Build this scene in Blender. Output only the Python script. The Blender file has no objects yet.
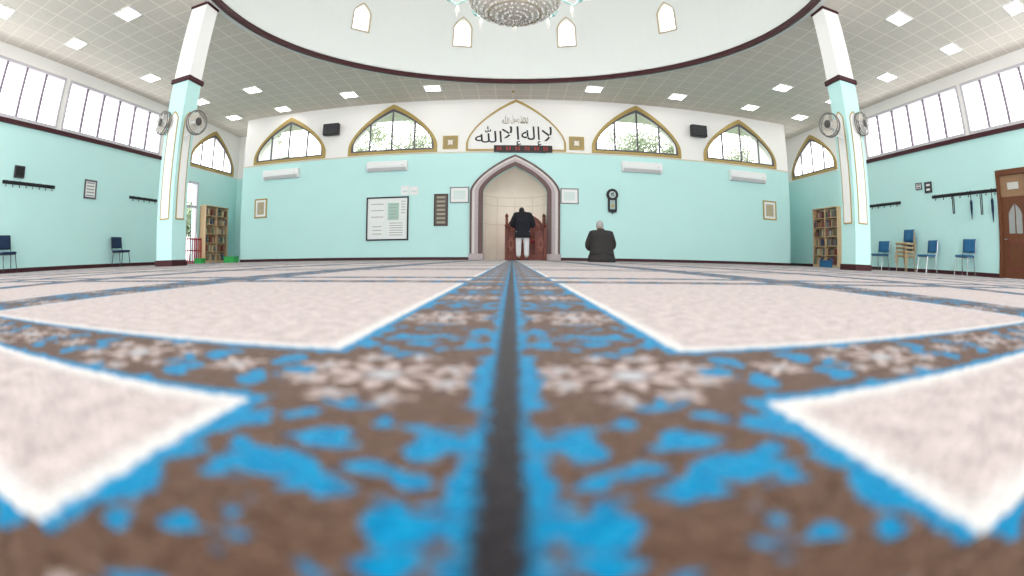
import bpy, bmesh, math, random
from mathutils import Vector, Matrix, Euler
from mathutils.geometry import tessellate_polygon
random.seed(7)
sc = bpy.context.scene
C = sc.collection
PI = math.pi
# ------------------------------------------------------------------ camera model (equisolid fisheye)
F = 465.0; P = 0.0645; A = 0.006; H = 0.075
cp, sp, ca, sa = math.cos(P), math.sin(P), math.cos(A), math.sin(A)
R0 = Vector((1, 0, 0)); FW = Vector((0, cp, -sp)); U0 = Vector((0, sp, cp))
RV = R0 * ca + U0 * sa
UV = U0 * ca - R0 * sa
CAM = Vector((0, 0, H))
def ray(px, py):
    dx, du = px - 512.0, 288.0 - py
    r = max(1e-6, math.hypot(dx, du))
    th = 2 * math.asin(r / (2 * F)); s = math.sin(th) / r
    return RV * (dx * s) + UV * (du * s) + FW * math.cos(th)
def onY(px, py, Y):
    d = ray(px, py); return CAM + d * (Y / d.y)
def onX(px, py, X):
    d = ray(px, py); return CAM + d * (X / d.x)
def onZ(px, py, Z):
    d = ray(px, py); return CAM + d * ((Z - H) / d.z)

# ------------------------------------------------------------------ room numbers
WY = 16.0; WX = 12.6; BY = 18.2; CZ = 5.82; TZ = 3.80
DC = Vector((0.02, 7.77, 0)); DR = 6.48
XL = onY(241, 215, WY).x; XR = onY(790, 215, WY).x
fmap = lambda a, b, c: Vector((a, WY - c, b))          # front wall: c grows into the room
lmap = lambda a, b, c: Vector((-WX + c, a, b))
rmap = lambda a, b, c: Vector((WX - c, a, b))
def fr(x0, y0, x1, y1):
    mx, my = (x0 + x1) / 2, (y0 + y1) / 2
    return onY(x0, my, WY).x, onY(x1, my, WY).x, onY(mx, y1, WY).z, onY(mx, y0, WY).z
def sr(x0, y0, x1, y1, X):
    mx, my = (x0 + x1) / 2, (y0 + y1) / 2
    a, b = onX(x0, my, X).y, onX(x1, my, X).y
    return min(a, b), max(a, b), onX(mx, y1, X).z, onX(mx, y0, X).z

# ------------------------------------------------------------------ materials
MATS = {}
def mat(name, col, rough=.6, var=.06, scale=6, metal=0, bump=0, emit=0, spec=.3):
    if name in MATS: return MATS[name]
    m = bpy.data.materials.new(name); m.use_nodes = True
    nt = m.node_tree; b = nt.nodes['Principled BSDF']
    tc = nt.nodes.new('ShaderNodeTexCoord'); n = nt.nodes.new('ShaderNodeTexNoise')
    n.inputs['Scale'].default_value = scale; n.inputs['Detail'].default_value = 3
    nt.links.new(tc.outputs['Object'], n.inputs['Vector'])
    mx = nt.nodes.new('ShaderNodeMix'); mx.data_type = 'RGBA'
    mx.inputs[6].default_value = tuple(max(0, c * (1 - var)) for c in col) + (1,)
    mx.inputs[7].default_value = tuple(min(1, c * (1 + var)) for c in col) + (1,)
    nt.links.new(n.outputs['Fac'], mx.inputs[0]); nt.links.new(mx.outputs[2], b.inputs['Base Color'])
    b.inputs['Roughness'].default_value = rough; b.inputs['Metallic'].default_value = metal
    b.inputs['Specular IOR Level'].default_value = spec
    if bump:
        bp = nt.nodes.new('ShaderNodeBump'); bp.inputs['Strength'].default_value = bump
        nt.links.new(n.outputs['Fac'], bp.inputs['Height']); nt.links.new(bp.outputs['Normal'], b.inputs['Normal'])
    if emit:
        nt.links.new(mx.outputs[2], b.inputs['Emission Color']); b.inputs['Emission Strength'].default_value = emit
    MATS[name] = m
    return m
TURQ = (.54, .845, .82)
white = mat('white_paint', (.90, .895, .875), .6, .02, 2)
cream = mat('cream_plaster', (.84, .78, .69), .6, .08, 3)
maroon = mat('maroon_paint', (.055, .013, .017), .5, .15)
gold = mat('gold_paint', (.44, .32, .11), .4, .12, metal=.15)
turq = mat('turquoise_paint', TURQ, .55, .03, 1.5)
black = mat('black_plastic', (.015, .015, .017), .45, .2)
dgrey = mat('dark_grey_metal', (.06, .06, .065), .4, .2, metal=.5)
chrome = mat('chrome_metal', (.6, .6, .62), .25, .05, metal=.9)
alu = mat('dark_window_frame', (.12, .11, .13), .4, .1)
mauve = mat('mauve_window_frame', (.27, .23, .29), .4, .1)
paleframe = mat('pale_window_frame', (.58, .56, .60), .45, .05)
wood = mat('pale_wood', (.66, .47, .28), .5, .15, 14)
dwood = mat('dark_red_wood', (.17, .042, .028), .4, .35, 16)
doorw = mat('brown_door_wood', (.14, .05, .022), .45, .22, 9)
paper = mat('paper', (.86, .87, .86), .7, .02)
plastic = mat('white_plastic', (.86, .88, .88), .35, .02)
blue = mat('blue_fabric', (.03, .14, .30), .8, .2, 30)
navy = mat('navy_fabric', (.015, .035, .085), .8, .2, 30)
beige = mat('beige_frame', (.50, .38, .22), .5, .1)
green = mat('green_plastic', (.05, .42, .10), .45, .1)
red = mat('red_paint', (.35, .02, .04), .5, .15)
teal = mat('teal_enamel', (.40, .66, .62), .35, .08)
grey = mat('mauve_stone', (.50, .43, .44), .5, .1, 10)
brown = mat('brown_stone', (.14, .085, .08), .5, .15, 10)
lightm = mat('light_diffuser', (1, .98, .94), .5, 0, emit=11)
bulbm = mat('bulb_glow', (1, .97, .9), .5, 0, emit=12)
skinm = mat('skin', (.42, .24, .17), .55, .08, 20)
leafm = mat('leaf', (.33, .39, .26), .7, .35, 3)
barkm = mat('bark', (.14, .12, .10), .9, .3, 6)
led = mat('red_display', (.45, .03, .02), .4, .2, emit=.25)
faint = mat('faint_print', (.66, .72, .71), .6, .1)
printg = mat('print_grey', (.35, .38, .38), .6, .1)

def glassmat():
    m = bpy.data.materials.new('window_glass'); m.use_nodes = True; nt = m.node_tree; nt.nodes.clear()
    o = nt.nodes.new('ShaderNodeOutputMaterial'); t = nt.nodes.new('ShaderNodeBsdfTransparent'); g = nt.nodes.new('ShaderNodeBsdfGlossy')
    n = nt.nodes.new('ShaderNodeTexNoise'); r = nt.nodes.new('ShaderNodeMapRange')
    r.inputs[3].default_value = .02; r.inputs[4].default_value = .05
    g.inputs['Roughness'].default_value = .05
    mx = nt.nodes.new('ShaderNodeMixShader')
    nt.links.new(n.outputs['Fac'], r.inputs[0]); nt.links.new(r.outputs[0], mx.inputs[0])
    nt.links.new(t.outputs[0], mx.inputs[1]); nt.links.new(g.outputs[0], mx.inputs[2]); nt.links.new(mx.outputs[0], o.inputs[0])
    return m
glass = glassmat()

class Nt:
    def __init__(s, nt): s.nt = nt
    def put(s, v, sock):
        if isinstance(v, (int, float)): sock.default_value = v
        elif isinstance(v, tuple): sock.default_value = v + (1,)
        else: s.nt.links.new(v, sock)
    def m(s, op, a, b=0.0, c=0.0):
        n = s.nt.nodes.new('ShaderNodeMath'); n.operation = op
        s.put(a, n.inputs[0]); s.put(b, n.inputs[1]); s.put(c, n.inputs[2]); return n.outputs[0]
    def step(s, v, e=0.0, w=.002):
        n = s.nt.nodes.new('ShaderNodeMapRange'); n.clamp = True
        s.put(v, n.inputs[0]); n.inputs[1].default_value = e - w; n.inputs[2].default_value = e + w; return n.outputs[0]
    def mix(s, f, a, b, blend='MIX'):
        n = s.nt.nodes.new('ShaderNodeMix'); n.data_type = 'RGBA'; n.blend_type = blend
        s.put(f, n.inputs[0]); s.put(a, n.inputs[6]); s.put(b, n.inputs[7]); return n.outputs[2]
    def noise(s, vec, scale, detail=2, dist=0):
        n = s.nt.nodes.new('ShaderNodeTexNoise'); n.inputs['Scale'].default_value = scale
        n.inputs['Detail'].default_value = detail; n.inputs['Distortion'].default_value = dist
        s.nt.links.new(vec, n.inputs['Vector']); return n
    def sep(s, v):
        n = s.nt.nodes.new('ShaderNodeSeparateXYZ'); s.nt.links.new(v, n.inputs[0]); return n.outputs
    def comb(s, x, y, z=0.0):
        n = s.nt.nodes.new('ShaderNodeCombineXYZ'); s.put(x, n.inputs[0]); s.put(y, n.inputs[1]); s.put(z, n.inputs[2]); return n.outputs[0]
def newmat(name):
    m = bpy.data.materials.new(name); m.use_nodes = True
    return m, Nt(m.node_tree), m.node_tree.nodes['Principled BSDF']

def wallmat():
    m, k, b = newmat('two_tone_wall')
    g = k.nt.nodes.new('ShaderNodeNewGeometry'); z = k.sep(g.outputs['Position'])[2]
    n = k.noise(g.outputs['Position'], 1.2, 3).outputs['Fac']
    lo = k.mix(n, tuple(c * .97 for c in TURQ), tuple(min(1, c * 1.03) for c in TURQ))
    col = k.mix(k.step(z, TZ, .004), lo, (.90, .89, .86))
    k.put(col, b.inputs['Base Color']); b.inputs['Roughness'].default_value = .5
    return m
wallm = wallmat()

def tilemat():
    m, k, b = newmat('ceiling_tile')
    g = k.nt.nodes.new('ShaderNodeTexCoord'); v = g.outputs['Object']; s = k.sep(v)
    px = k.m('PINGPONG', s[0], .3); py = k.m('PINGPONG', s[1], .3)
    d = k.m('MINIMUM', px, py)
    n = k.noise(v, 9, 4).outputs['Fac']
    tile = k.mix(n, (.635, .58, .51), (.745, .69, .615))
    col = k.mix(k.step(d, .017, .006), (.86, .80, .70), tile)
    k.put(col, b.inputs['Base Color']); b.inputs['Roughness'].default_value = .85
    return m
tilem = tilemat()

def carpetmat():
    m, k, b = newmat('patterned_carpet')
    tc = k.nt.nodes.new('ShaderNodeTexCoord'); v = tc.outputs['Object']
    s = k.sep(v)
    ds = k.sep(k.noise(v, 90, 3).outputs['Color'])
    x = k.m('ADD', k.m('ADD', s[0], .003), k.m('MULTIPLY', k.m('SUBTRACT', ds[0], .5), .011))
    y = k.m('ADD', s[1], k.m('MULTIPLY', k.m('SUBTRACT', ds[1], .5), .011))
    u = k.m('PINGPONG', x, .55)
    PER = 1.483
    yy = k.m('MODULO', k.m('ADD', y, 10 * PER - .054), PER)
    w = k.m('PINGPONG', k.m('SUBTRACT', yy, .2315), .59)
    p = k.m('PINGPONG', k.m('SUBTRACT', u, .08), .1175)
    q = k.m('PINGPONG', w, .1475)
    small = k.m('MINIMUM', yy, k.m('SUBTRACT', .158, yy))
    big = k.m('MINIMUM', k.m('SUBTRACT', yy, .305), k.m('SUBTRACT', 1.336, yy))
    d = k.m('MINIMUM', k.m('SUBTRACT', u, .14), k.m('MAXIMUM', small, big))
    PK = (.50, .43, .415); WH = (.64, .62, .595); DK = (.027, .025, .027)
    n2 = k.noise(k.comb(u, w, 2.4), 48, 1.5, .6).outputs['Fac']
    n3 = k.noise(k.comb(u, w, 7.7), 30, 1.0, .5).outputs['Fac']
    mott = k.noise(v, 120, 3).outputs['Fac']
    blm = k.mix(k.step(mott, .5, .2), (.001, .150, .33), (.005, .245, .455))
    brm = k.mix(k.step(mott, .5, .2), (.072, .040, .026), (.135, .082, .058))
    def length(a, b_): return k.m('SQRT', k.m('ADD', k.m('MULTIPLY', a, a), k.m('MULTIPLY', b_, b_)))
    # lattice coordinates bent a little so that leaves and wreaths are not perfect ellipses
    pb = k.m('ADD', p, k.m('MULTIPLY', k.m('SUBTRACT', n3, .5), .050))
    qb = k.m('ADD', q, k.m('MULTIPLY', k.m('SUBTRACT', n2, .5), .030))
    def ell(cx_, cy_, ax, ay):           # positive inside an ellipse of the lattice cell (p, q), in metres
        a = k.m('DIVIDE', k.m('SUBTRACT', pb, cx_), ax); c = k.m('DIVIDE', k.m('SUBTRACT', qb, cy_), ay)
        return k.m('MULTIPLY', k.m('SUBTRACT', 1.0, length(a, c)), min(ax, ay))
    rr = length(pb, qb); ang = k.m('ARCTAN2', q, p)
    # mirrored scrollwork on a brown ground: leaves between the blossoms, a broken wreath round each one, side curls
    wreath = k.m('SUBTRACT', k.m('ADD', .003, k.m('MULTIPLY', .008, k.m('COSINE', k.m('MULTIPLY', ang, 4.0)))), k.m('ABSOLUTE', k.m('SUBTRACT', rr, .060)))
    f = wreath
    for e in ((0, .1475, .034, .013), (.0, .112, .012, .012), (.050, .112, .012, .018), (.047, .1475, .008, .010), (.0835, .030, .015, .016), (.0835, .070, .016, .010), (.028, .088, .010, .007)):
        f = k.m('MAXIMUM', f, ell(*e))
    f = k.m('ADD', f, k.m('MULTIPLY', k.m('SUBTRACT', n2, .5), .020))
    col = k.mix(k.step(f, 0, .0018), brm, blm)
    PETAL = (.47, .385, .36)
    def flower(col, pp, qq, R_, N):
        rr = length(pp, qq); ang = k.m('ARCTAN2', qq, pp)
        pet = k.m('MULTIPLY', k.m('ADD', .70, k.m('MULTIPLY', .30, k.m('COSINE', k.m('MULTIPLY', ang, N)))), R_)
        fd = k.m('ADD', k.m('SUBTRACT', pet, rr), k.m('MULTIPLY', k.m('SUBTRACT', n2, .5), .024))
        col = k.mix(k.step(fd, -.006, .003), col, brm)
        col = k.mix(k.step(fd, .001, .004), col, PETAL)
        col = k.mix(k.step(k.m('SUBTRACT', R_ * .46, rr), 0, .004), col, (.17, .125, .115))
        return k.mix(k.step(k.m('SUBTRACT', R_ * .28, rr), 0, .004), col, (.42, .43, .45))
    # small side blossoms that overlap the main one
    col = flower(col, k.m('SUBTRACT', pb, .046), k.m('SUBTRACT', qb, .020), .017, 5.0)
    col = flower(col, k.m('SUBTRACT', pb, .018), k.m('SUBTRACT', qb, .050), .014, 5.0)
    col = flower(col, p, q, .037, 8.0)
    col = flower(col, k.m('SUBTRACT', .1175, p), q, .021, 8.0)
    sb = k.m('ADD', .0165, k.m('MULTIPLY', k.m('SUBTRACT', n2, .5), .045))
    col = k.mix(k.step(k.m('SUBTRACT', sb, u), 0, .003), col, blm)
    col = k.mix(k.step(k.m('SUBTRACT', .0088, u), 0, .0028), col, DK)
    col = k.mix(k.step(d, -.010, .002), col, blm)
    col = k.mix(k.step(d, 0, .002), col, WH)
    pan = k.mix(k.step(k.noise(v, 48, 5).outputs['Fac'], .5, .18), tuple(c * .78 for c in PK), tuple(c * 1.15 for c in PK))
    col = k.mix(k.step(d, .014, .007), col, pan)
    pile = k.noise(v, 330, 3)
    r = k.nt.nodes.new('ShaderNodeMapRange'); k.put(pile.outputs['Fac'], r.inputs[0])
    r.inputs[1].default_value = .3; r.inputs[2].default_value = .7; r.inputs[3].default_value = .56; r.inputs[4].default_value = 1.34
    col = k.mix(1.0, col, k.comb(r.outputs[0], r.outputs[0], r.outputs[0]), 'MULTIPLY')
    k.put(col, b.inputs['Base Color']); b.inputs['Roughness'].default_value = .95
    b.inputs['Specular IOR Level'].default_value = .03
    b.inputs['Sheen Weight'].default_value = .22; b.inputs['Sheen Roughness'].default_value = .12
    bp = k.nt.nodes.new('ShaderNodeBump'); bp.inputs['Strength'].default_value = .7; bp.inputs['Distance'].default_value = .004
    k.put(pile.outputs['Fac'], bp.inputs['Height']); k.put(bp.outputs['Normal'], b.inputs['Normal'])
    return m
carpetm = carpetmat()

# ------------------------------------------------------------------ mesh helpers
WM = {}
def plate(bm, loops, c0, c1, fm):
    flat = [p for L in loops for p in L]
    tris = tessellate_polygon([[Vector((p[0], p[1], 0)) for p in L] for L in loops])
    va = [bm.verts.new(fm(p[0], p[1], c0)) for p in flat]; vb = [bm.verts.new(fm(p[0], p[1], c1)) for p in flat]
    def nf(l):
        try: bm.faces.new(l)
        except ValueError: pass
    for t in tris:
        nf([va[i] for i in t]); nf([vb[i] for i in reversed(t)])
    o = 0
    for L in loops:
        n = len(L)
        for i in range(n):
            j = (i + 1) % n; nf([va[o + i], va[o + j], vb[o + j], vb[o + i]])
        o += n
    return bm
def rect(a0, a1, b0, b1): return [(a0, b0), (a1, b0), (a1, b1), (a0, b1)]
AP, AQ = 1.10, 1.62
def arch(cx, w, zb, zs, za, n=14, p=AP, q=AQ):
    side = []
    for i in range(n + 1):
        t = i / n; x = w * (1 - t * t)
        side.append((x, zs + (za - zs) * max(0, 1 - (x / w) ** p) ** (1 / q)))
    pts = [(cx - w, zb), (cx + w, zb)]
    if zs - zb < 1e-4: side = side[1:]
    pts += [(cx + x, z) for x, z in side]
    pts += [(cx - x, z) for x, z in reversed(side[:-1])]
    return pts
def box(bm, x0, x1, y0, y1, z0, z1, bev=0):
    vs = [bm.verts.new((x, y, z)) for z in (z0, z1) for x, y in ((x0, y0), (x1, y0), (x1, y1), (x0, y1))]
    fs = [bm.faces.new([vs[i] for i in f]) for f in ((3, 2, 1, 0), (4, 5, 6, 7), (0, 1, 5, 4), (1, 2, 6, 5), (2, 3, 7, 6), (3, 0, 4, 7))]
    if bev:
        es = list({e for f in fs for e in f.edges})
        bmesh.ops.bevel(bm, geom=es, offset=bev, segments=2, affect='EDGES', profile=.5)
    return bm
def tube(bm, pts, r, seg=8, closed=False):
    pts = [Vector(p) for p in pts]; n = len(pts); rs = r if isinstance(r, (list, tuple)) else [r] * n
    rings = []; prev = None
    for i, p in enumerate(pts):
        if closed: d = pts[(i + 1) % n] - pts[i - 1]
        else: d = pts[min(i + 1, n - 1)] - pts[max(i - 1, 0)]
        d.normalize()
        a = (prev - d * prev.dot(d)) if prev is not None else d.orthogonal()
        if a.length < 1e-6: a = d.orthogonal()
        a.normalize(); prev = a; bb = d.cross(a)
        rings.append([bm.verts.new(p + (a * math.cos(2 * PI * k / seg) + bb * math.sin(2 * PI * k / seg)) * rs[i]) for k in range(seg)])
    for i in range(n if closed else n - 1):
        A_, B_ = rings[i], rings[(i + 1) % n]
        for k in range(seg):
            j = (k + 1) % seg
            bm.faces.new([A_[k], A_[j], B_[j], B_[k]])
    if not closed:
        bm.faces.new(list(reversed(rings[0]))); bm.faces.new(rings[-1])
    return bm
def lathe(bm, prof, c=(0, 0, 0), seg=32, cap=True):
    c = Vector(c); rings = []
    for r, z in prof:
        if r < 1e-5: rings.append([bm.verts.new(c + Vector((0, 0, z)))])
        else: rings.append([bm.verts.new(c + Vector((r * math.cos(2 * PI * k / seg), r * math.sin(2 * PI * k / seg), z))) for k in range(seg)])
    for A_, B_ in zip(rings, rings[1:]):
        for k in range(seg):
            j = (k + 1) % seg
            if len(A_) == 1 and len(B_) == 1: continue
            if len(A_) == 1: bm.faces.new([A_[0], B_[k], B_[j]])
            elif len(B_) == 1: bm.faces.new([A_[k], A_[j], B_[0]])
            else: bm.faces.new([A_[k], A_[j], B_[j], B_[k]])
    return bm
def ball(bm, c, r, su=12, sv=8):
    r = r if isinstance(r, (tuple, list)) else (r, r, r)
    bmesh.ops.create_uvsphere(bm, u_segments=su, v_segments=sv, radius=1, matrix=Matrix.Translation(c) @ Matrix.Diagonal((r[0], r[1], r[2], 1)))
    return bm
NB = bmesh.new
def fin(name, bm, m, parent=None, world=True, smooth=False):
    bmesh.ops.recalc_face_normals(bm, faces=bm.faces[:])
    if parent is not None and world:
        bm.transform(WM[parent.name].inverted())
    me = bpy.data.meshes.new(name)
    off = None
    if parent is None and world == 'base':
        xs = [v.co for v in bm.verts]
        off = Vector(((min(v.x for v in xs) + max(v.x for v in xs)) / 2, (min(v.y for v in xs) + max(v.y for v in xs)) / 2, min(v.z for v in xs)))
        bm.transform(Matrix.Translation(-off))
    if smooth:
        for f in bm.faces: f.smooth = True
    bm.to_mesh(me); bm.free()
    me.materials.append(m)
    o = bpy.data.objects.new(name, me); C.objects.link(o)
    if off is not None: o.location = off
    if parent is not None:
        o.parent = parent; WM[o.name] = WM[parent.name]
    else: WM[o.name] = Matrix.Translation(o.location)
    return o
def tag(o, label=None, cat=None, group=None, kind=None):
    if label: o['label'] = label
    if cat: o['category'] = cat
    if group: o['group'] = group
    if kind: o['kind'] = kind
    return o
def thing(name, label, cat, loc=(0, 0, 0), rz=0, group=None, kind=None):
    o = bpy.data.objects.new(name, None); C.objects.link(o); o.empty_display_size = .1
    o.location = loc; o.rotation_euler = (0, 0, rz)
    WM[o.name] = Matrix.Translation(Vector(loc)) @ Euler((0, 0, rz)).to_matrix().to_4x4()
    return tag(o, label, cat, group, kind)
def struct(name, bm, m, label, cat='structure', smooth=False):
    return tag(fin(name, bm, m, None, True, smooth), label, cat, None, 'structure')
def copytree(o, parent=None):
    c = o.copy(); C.objects.link(c)
    if parent is not None: c.parent = parent
    for ch in list(o.children): copytree(ch, c)
    return c
def place(o, loc, rz, label, group=None, sc_=1.0):
    o.location = loc; o.rotation_euler = (0, 0, rz); o['label'] = label; o.scale = (sc_, sc_, sc_)
    if group: o['group'] = group
    WM[o.name] = Matrix.Translation(Vector(loc)) @ Euler((0, 0, rz)).to_matrix().to_4x4()
    return o

# ------------------------------------------------------------------ floor / ceiling / dome
struct('floor', box(NB(), -15, 15, -3, BY + .2, -.12, 0), carpetm, 'patterned carpet floor with pale panels and blue brown floral bands', 'floor')
struct('ground', box(NB(), -40, 40, BY + .21, 60, -.4, -.02), mat('grass_ground', (.10, .16, .06), .9, .3, 2), 'grass ground outside beyond the hall', 'ground')
circ = [(DC.x + DR * math.cos(2 * PI * i / 128), DC.y + DR * math.sin(2 * PI * i / 128)) for i in range(128)]
struct('ceiling', plate(NB(), [rect(-WX - .3, WX + .3, -2, BY + .2), circ], 0, .12, lambda a, b, c: Vector((a, b, CZ + c))), tilem, 'pale grey tiled ceiling around the round dome opening', 'ceiling')
struct('trim_1', lathe(NB(), [(DR - .03, CZ - .06), (DR + .06, CZ - .06), (DR + .06, CZ + .0), (DR - .03, CZ + .08), (DR - .03, CZ - .06)], DC, 128), maroon, 'dark maroon ring edging the round dome opening', 'trim', True)
DH = 8.9
drum = NB(); lathe(drum, [(DR, CZ - .02), (DR, DH), (DR + .22, DH), (DR + .22, CZ - .02), (DR, CZ - .02)], DC, 128)
bmesh.ops.remove_doubles(drum, verts=drum.verts[:], dist=1e-4)
drumm = mat('drum_off_white', (.715, .745, .73), .7, .02, 1)
drum = struct('wall_drum', drum, drumm, 'white round drum wall under the dome', 'wall', False)
def oncyl(px, py):
    d = ray(px, py); a = d.x ** 2 + d.y ** 2; ox, oy = CAM.x - DC.x, CAM.y - DC.y
    b = 2 * (d.x * ox + d.y * oy); c = ox * ox + oy * oy - DR ** 2
    t = (-b + math.sqrt(b * b - 4 * a * c)) / (2 * a); return CAM + d * t
dw = []
for (px, y0, y1) in ((360, 3, 30), (462, 18, 46), (567, 18, 46), (668, 2, 31)):
    a = oncyl(px, y0); b = oncyl(px, y1); ang = math.atan2(b.x - DC.x, b.y - DC.y); dw.append((ang, b.z, a.z))
allw = dw + [(math.radians(g), dw[0][1], dw[0][2]) for g in (77, 107, 137, 165, -165, -137, -107, -77)]
cut = NB()
def radial(ang):
    def f(a, b, c):
        o = Vector((math.sin(ang), math.cos(ang), 0)); t = Vector((math.cos(ang), -math.sin(ang), 0))
        return DC + o * (DR - c) + t * a + Vector((0, 0, b))
    return f
for ang, z0, z1 in allw:
    plate(cut, [arch(0, .28, z0, z0 + (z1 - z0) * .62, z1, 6)], .4, -.6, radial(ang))
cut = fin('cutter', cut, white)
mod = drum.modifiers.new('b', 'BOOLEAN'); mod.object = cut; mod.operation = 'DIFFERENCE'; mod.solver = 'EXACT'
dg = bpy.context.evaluated_depsgraph_get()
nm = bpy.data.meshes.new_from_object(drum.evaluated_get(dg)); drum.modifiers.clear(); drum.data = nm
bpy.data.objects.remove(cut)
for i, (ang, z0, z1) in enumerate(dw):
    fm = radial(ang); zs = z0 + (z1 - z0) * .62
    w = thing('window_%d' % (20 + i), '%s small arched window in the white dome drum' % ('leftmost', 'inner left', 'inner right', 'rightmost')[i], 'window', fm(0, z0, 0), 0, None, 'structure')
    fin('window_frame', plate(NB(), [arch(0, .325, z0 - .045, zs, z1 + .05, 8), arch(0, .279, z0 + .0, zs, z1 - .0, 8)], -.02, .03, fm), mat('frame_bronze', (.46, .39, .27), .5, .1), w)
    fin('glass_pane', plate(NB(), [arch(0, .275, z0, zs, z1, 8)], -.08, -.09, fm), glass, w)
prof = [(DR + .22, DH - .01)] + [((DR + .1) * math.cos(t), DH + 3.6 * math.sin(t)) for t in [i * PI / 2 / 12 for i in range(13)]]
prof[-1] = (0, DH + 3.6)
struct('ceiling_dome', lathe(NB(), prof, DC, 64), white, 'white dome shell over the hall', 'dome', True)

# ------------------------------------------------------------------ arched windows in front wall
AW = []
for bl, br, ap in (((254, 166), (325, 162), (290, 118)), ((348, 157), (437, 155), (392, 105)), ((592, 155), (681, 157), (636, 106)), ((704, 163), (776, 167), (739, 120))):
    a, b, t = onY(*bl, WY), onY(*br, WY), onY(*ap, WY)
    AW.append(((a.x + b.x) / 2, (b.x - a.x) / 2, t.z))
ZB = TZ + .05
mc = onY(515, 200, WY).x
mw_o = (onY(560, 225, WY).x - onY(470, 225, WY).x) / 2
mw_i = (onY(547, 225, WY).x - onY(483, 225, WY).x) / 2
mz_o = onY(515, 155, WY).z; mz_i = onY(515, 166, WY).z; mzs = onY(470, 192, WY).z; mzsi = mzs
holes = [arch(c, w - .15, ZB + .10, ZB + .35, za - .22) for c, w, za in AW]
mh = arch(mc, mw_i, 0, mzsi, mz_i)
outer = [(XL, 0)] + [mh[0]] + list(reversed(mh[2:])) + [mh[1]] + [(XR, 0), (XR, CZ), (XL, CZ)]
clean = []
for p_ in outer:
    if not clean or (abs(p_[0] - clean[-1][0]) + abs(p_[1] - clean[-1][1])) > 1e-5: clean.append(p_)
struct('wall_front', plate(NB(), [clean] + holes, 0, -.3, fmap), wallm, 'turquoise front wall with white upper band and pointed windows', 'wall')
def arch_window(n, c, w, za, fm, label, zb=ZB, nm=2):
    r = thing('window_%d' % n, label, 'window', fm(c, zb, 0), 0, None, 'structure')
    fin('window_frame', plate(NB(), [arch(c, w, zb, zb + .25, za), arch(c, w - .125, zb + .09, zb + .3, za - .17)], 0, .05, fm), gold, r)
    fin('inner_frame', plate(NB(), [arch(c, w - .126, zb + .091, zb + .3, za - .171), arch(c, w - .195, zb + .15, zb + .38, za - .27)], -.02, .03, fm), alu, r)
    h = lambda x: zb + .33 + (za - .24 - zb - .33) * max(0, 1 - (abs(x) / (w - .14)) ** AP) ** (1 / AQ)
    for i in range(nm):
        x = -w + 2 * w * (i + 1) / (nm + 1)
        fin('mullion', plate(NB(), [rect(c + x - .03, c + x + .03, zb + .12, h(x))], -.015, .025, fm), alu, r)
    fin('glass_pane', plate(NB(), [arch(c, w - .17, zb + .11, zb + .35, za - .24)], -.10, -.11, fm), glass, r)
    return r
for i, (c, w, za) in enumerate(AW):
    arch_window(1 + i, c, w, za, fmap, 'gold framed pointed arch window, %s on the front wall' % ('outermost at left', 'beside the calligraphy panel at left', 'beside the calligraphy panel at right', 'outermost at right')[i], nm=3)

# side walls
CB, CT = 3.94, 5.42
def side_wall(name, fm, X, cler, archw, door, label):
    hs = [rect(a, b, CB, CT) for a, b in cler]
    c, w, za = archw
    hs.append(arch(c, w - .15, ZB + .10, ZB + .35, za - .22))
    ol = [(-2, 0), (door[0], 0), (door[0], door[2]), (door[1], door[2]), (door[1], 0), (BY, 0), (BY, CZ), (-2, CZ)]
    return struct(name, plate(NB(), [ol] + hs, 0, -.3, fm), wallm, label, 'wall')
Lc = [(1.2, onX(61, 100, -WX).y), (onX(66, 105, -WX).y, onX(160, 140, -WX).y)]
Rc = [(1.2, onX(965, 105, WX).y), (onX(960, 105, WX).y, onX(866, 140, WX).y)]
LA = (16.05, 1.72, 5.62); RA = (16.05, 1.72, 5.62)
LD = (14.25, 15.15, 3.25); RD = (5.15, onX(1001, 225, WX).y, 2.72)
side_wall('wall_left', lmap, -WX, Lc, LA, LD, 'turquoise side wall at left with high strip windows')
side_wall('wall_right', rmap, WX, Rc, RA, RD, 'turquoise side wall at right with high strip windows')
arch_window(5, *LA, lmap, 'pointed arch window on the left side wall behind the column', nm=3)
arch_window(6, *RA, rmap, 'pointed arch window on the right side wall behind the column', nm=3)
k = 7
for fm, cl, side in ((lmap, Lc, 'left'), (rmap, Rc, 'right')):
    for j, (a, b) in enumerate(cl):
        r = thing('window_%d' % k, 'long high strip window on the %s wall, %s section' % (side, ('nearer', 'farther')[j]), 'window', fm(a, CB, 0), 0, None, 'structure'); k += 1
        fin('window_frame', plate(NB(), [rect(a - .03, b + .03, CB - .03, CT + .03), rect(a + .05, b - .05, CB + .06, CT - .05)], -.04, .04, fm), paleframe, r)
        nmul = max(2, round((b - a) / .85))
        for i in range(1, nmul):
            y = a + (b - a) * i / nmul
            fin('mullion', plate(NB(), [rect(y - .045, y + .045, CB + .06, CT - .05)], -.035, .035, fm), mauve, r)
        fin('glass_pane', plate(NB(), [rect(a, b, CB, CT)], -.10, -.11, fm), glass, r)
    struct('trim_%d' % (2 if side == 'left' else 3), plate(NB(), [rect(-2, 13.2, 3.78, 3.90)], 0, .07, fm), maroon, 'dark maroon sill below the strip windows on the %s wall' % side, 'trim')
    D = LD if side == 'left' else RD
    bb = NB(); plate(bb, [rect(-2, D[0] - .08, 0, .11)], 0, .03, fm); plate(bb, [rect(D[1] + .08, BY, 0, .11)], 0, .03, fm)
    struct('baseboard_%s' % side, bb, maroon, 'dark baseboard along the %s wall' % side, 'baseboard')
bb = NB(); plate(bb, [rect(XL, mc - mw_o - .01, 0, .10)], 0, .03, fmap); plate(bb, [rect(mc + mw_o + .01, XR, 0, .10)], 0, .03, fmap)
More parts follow.
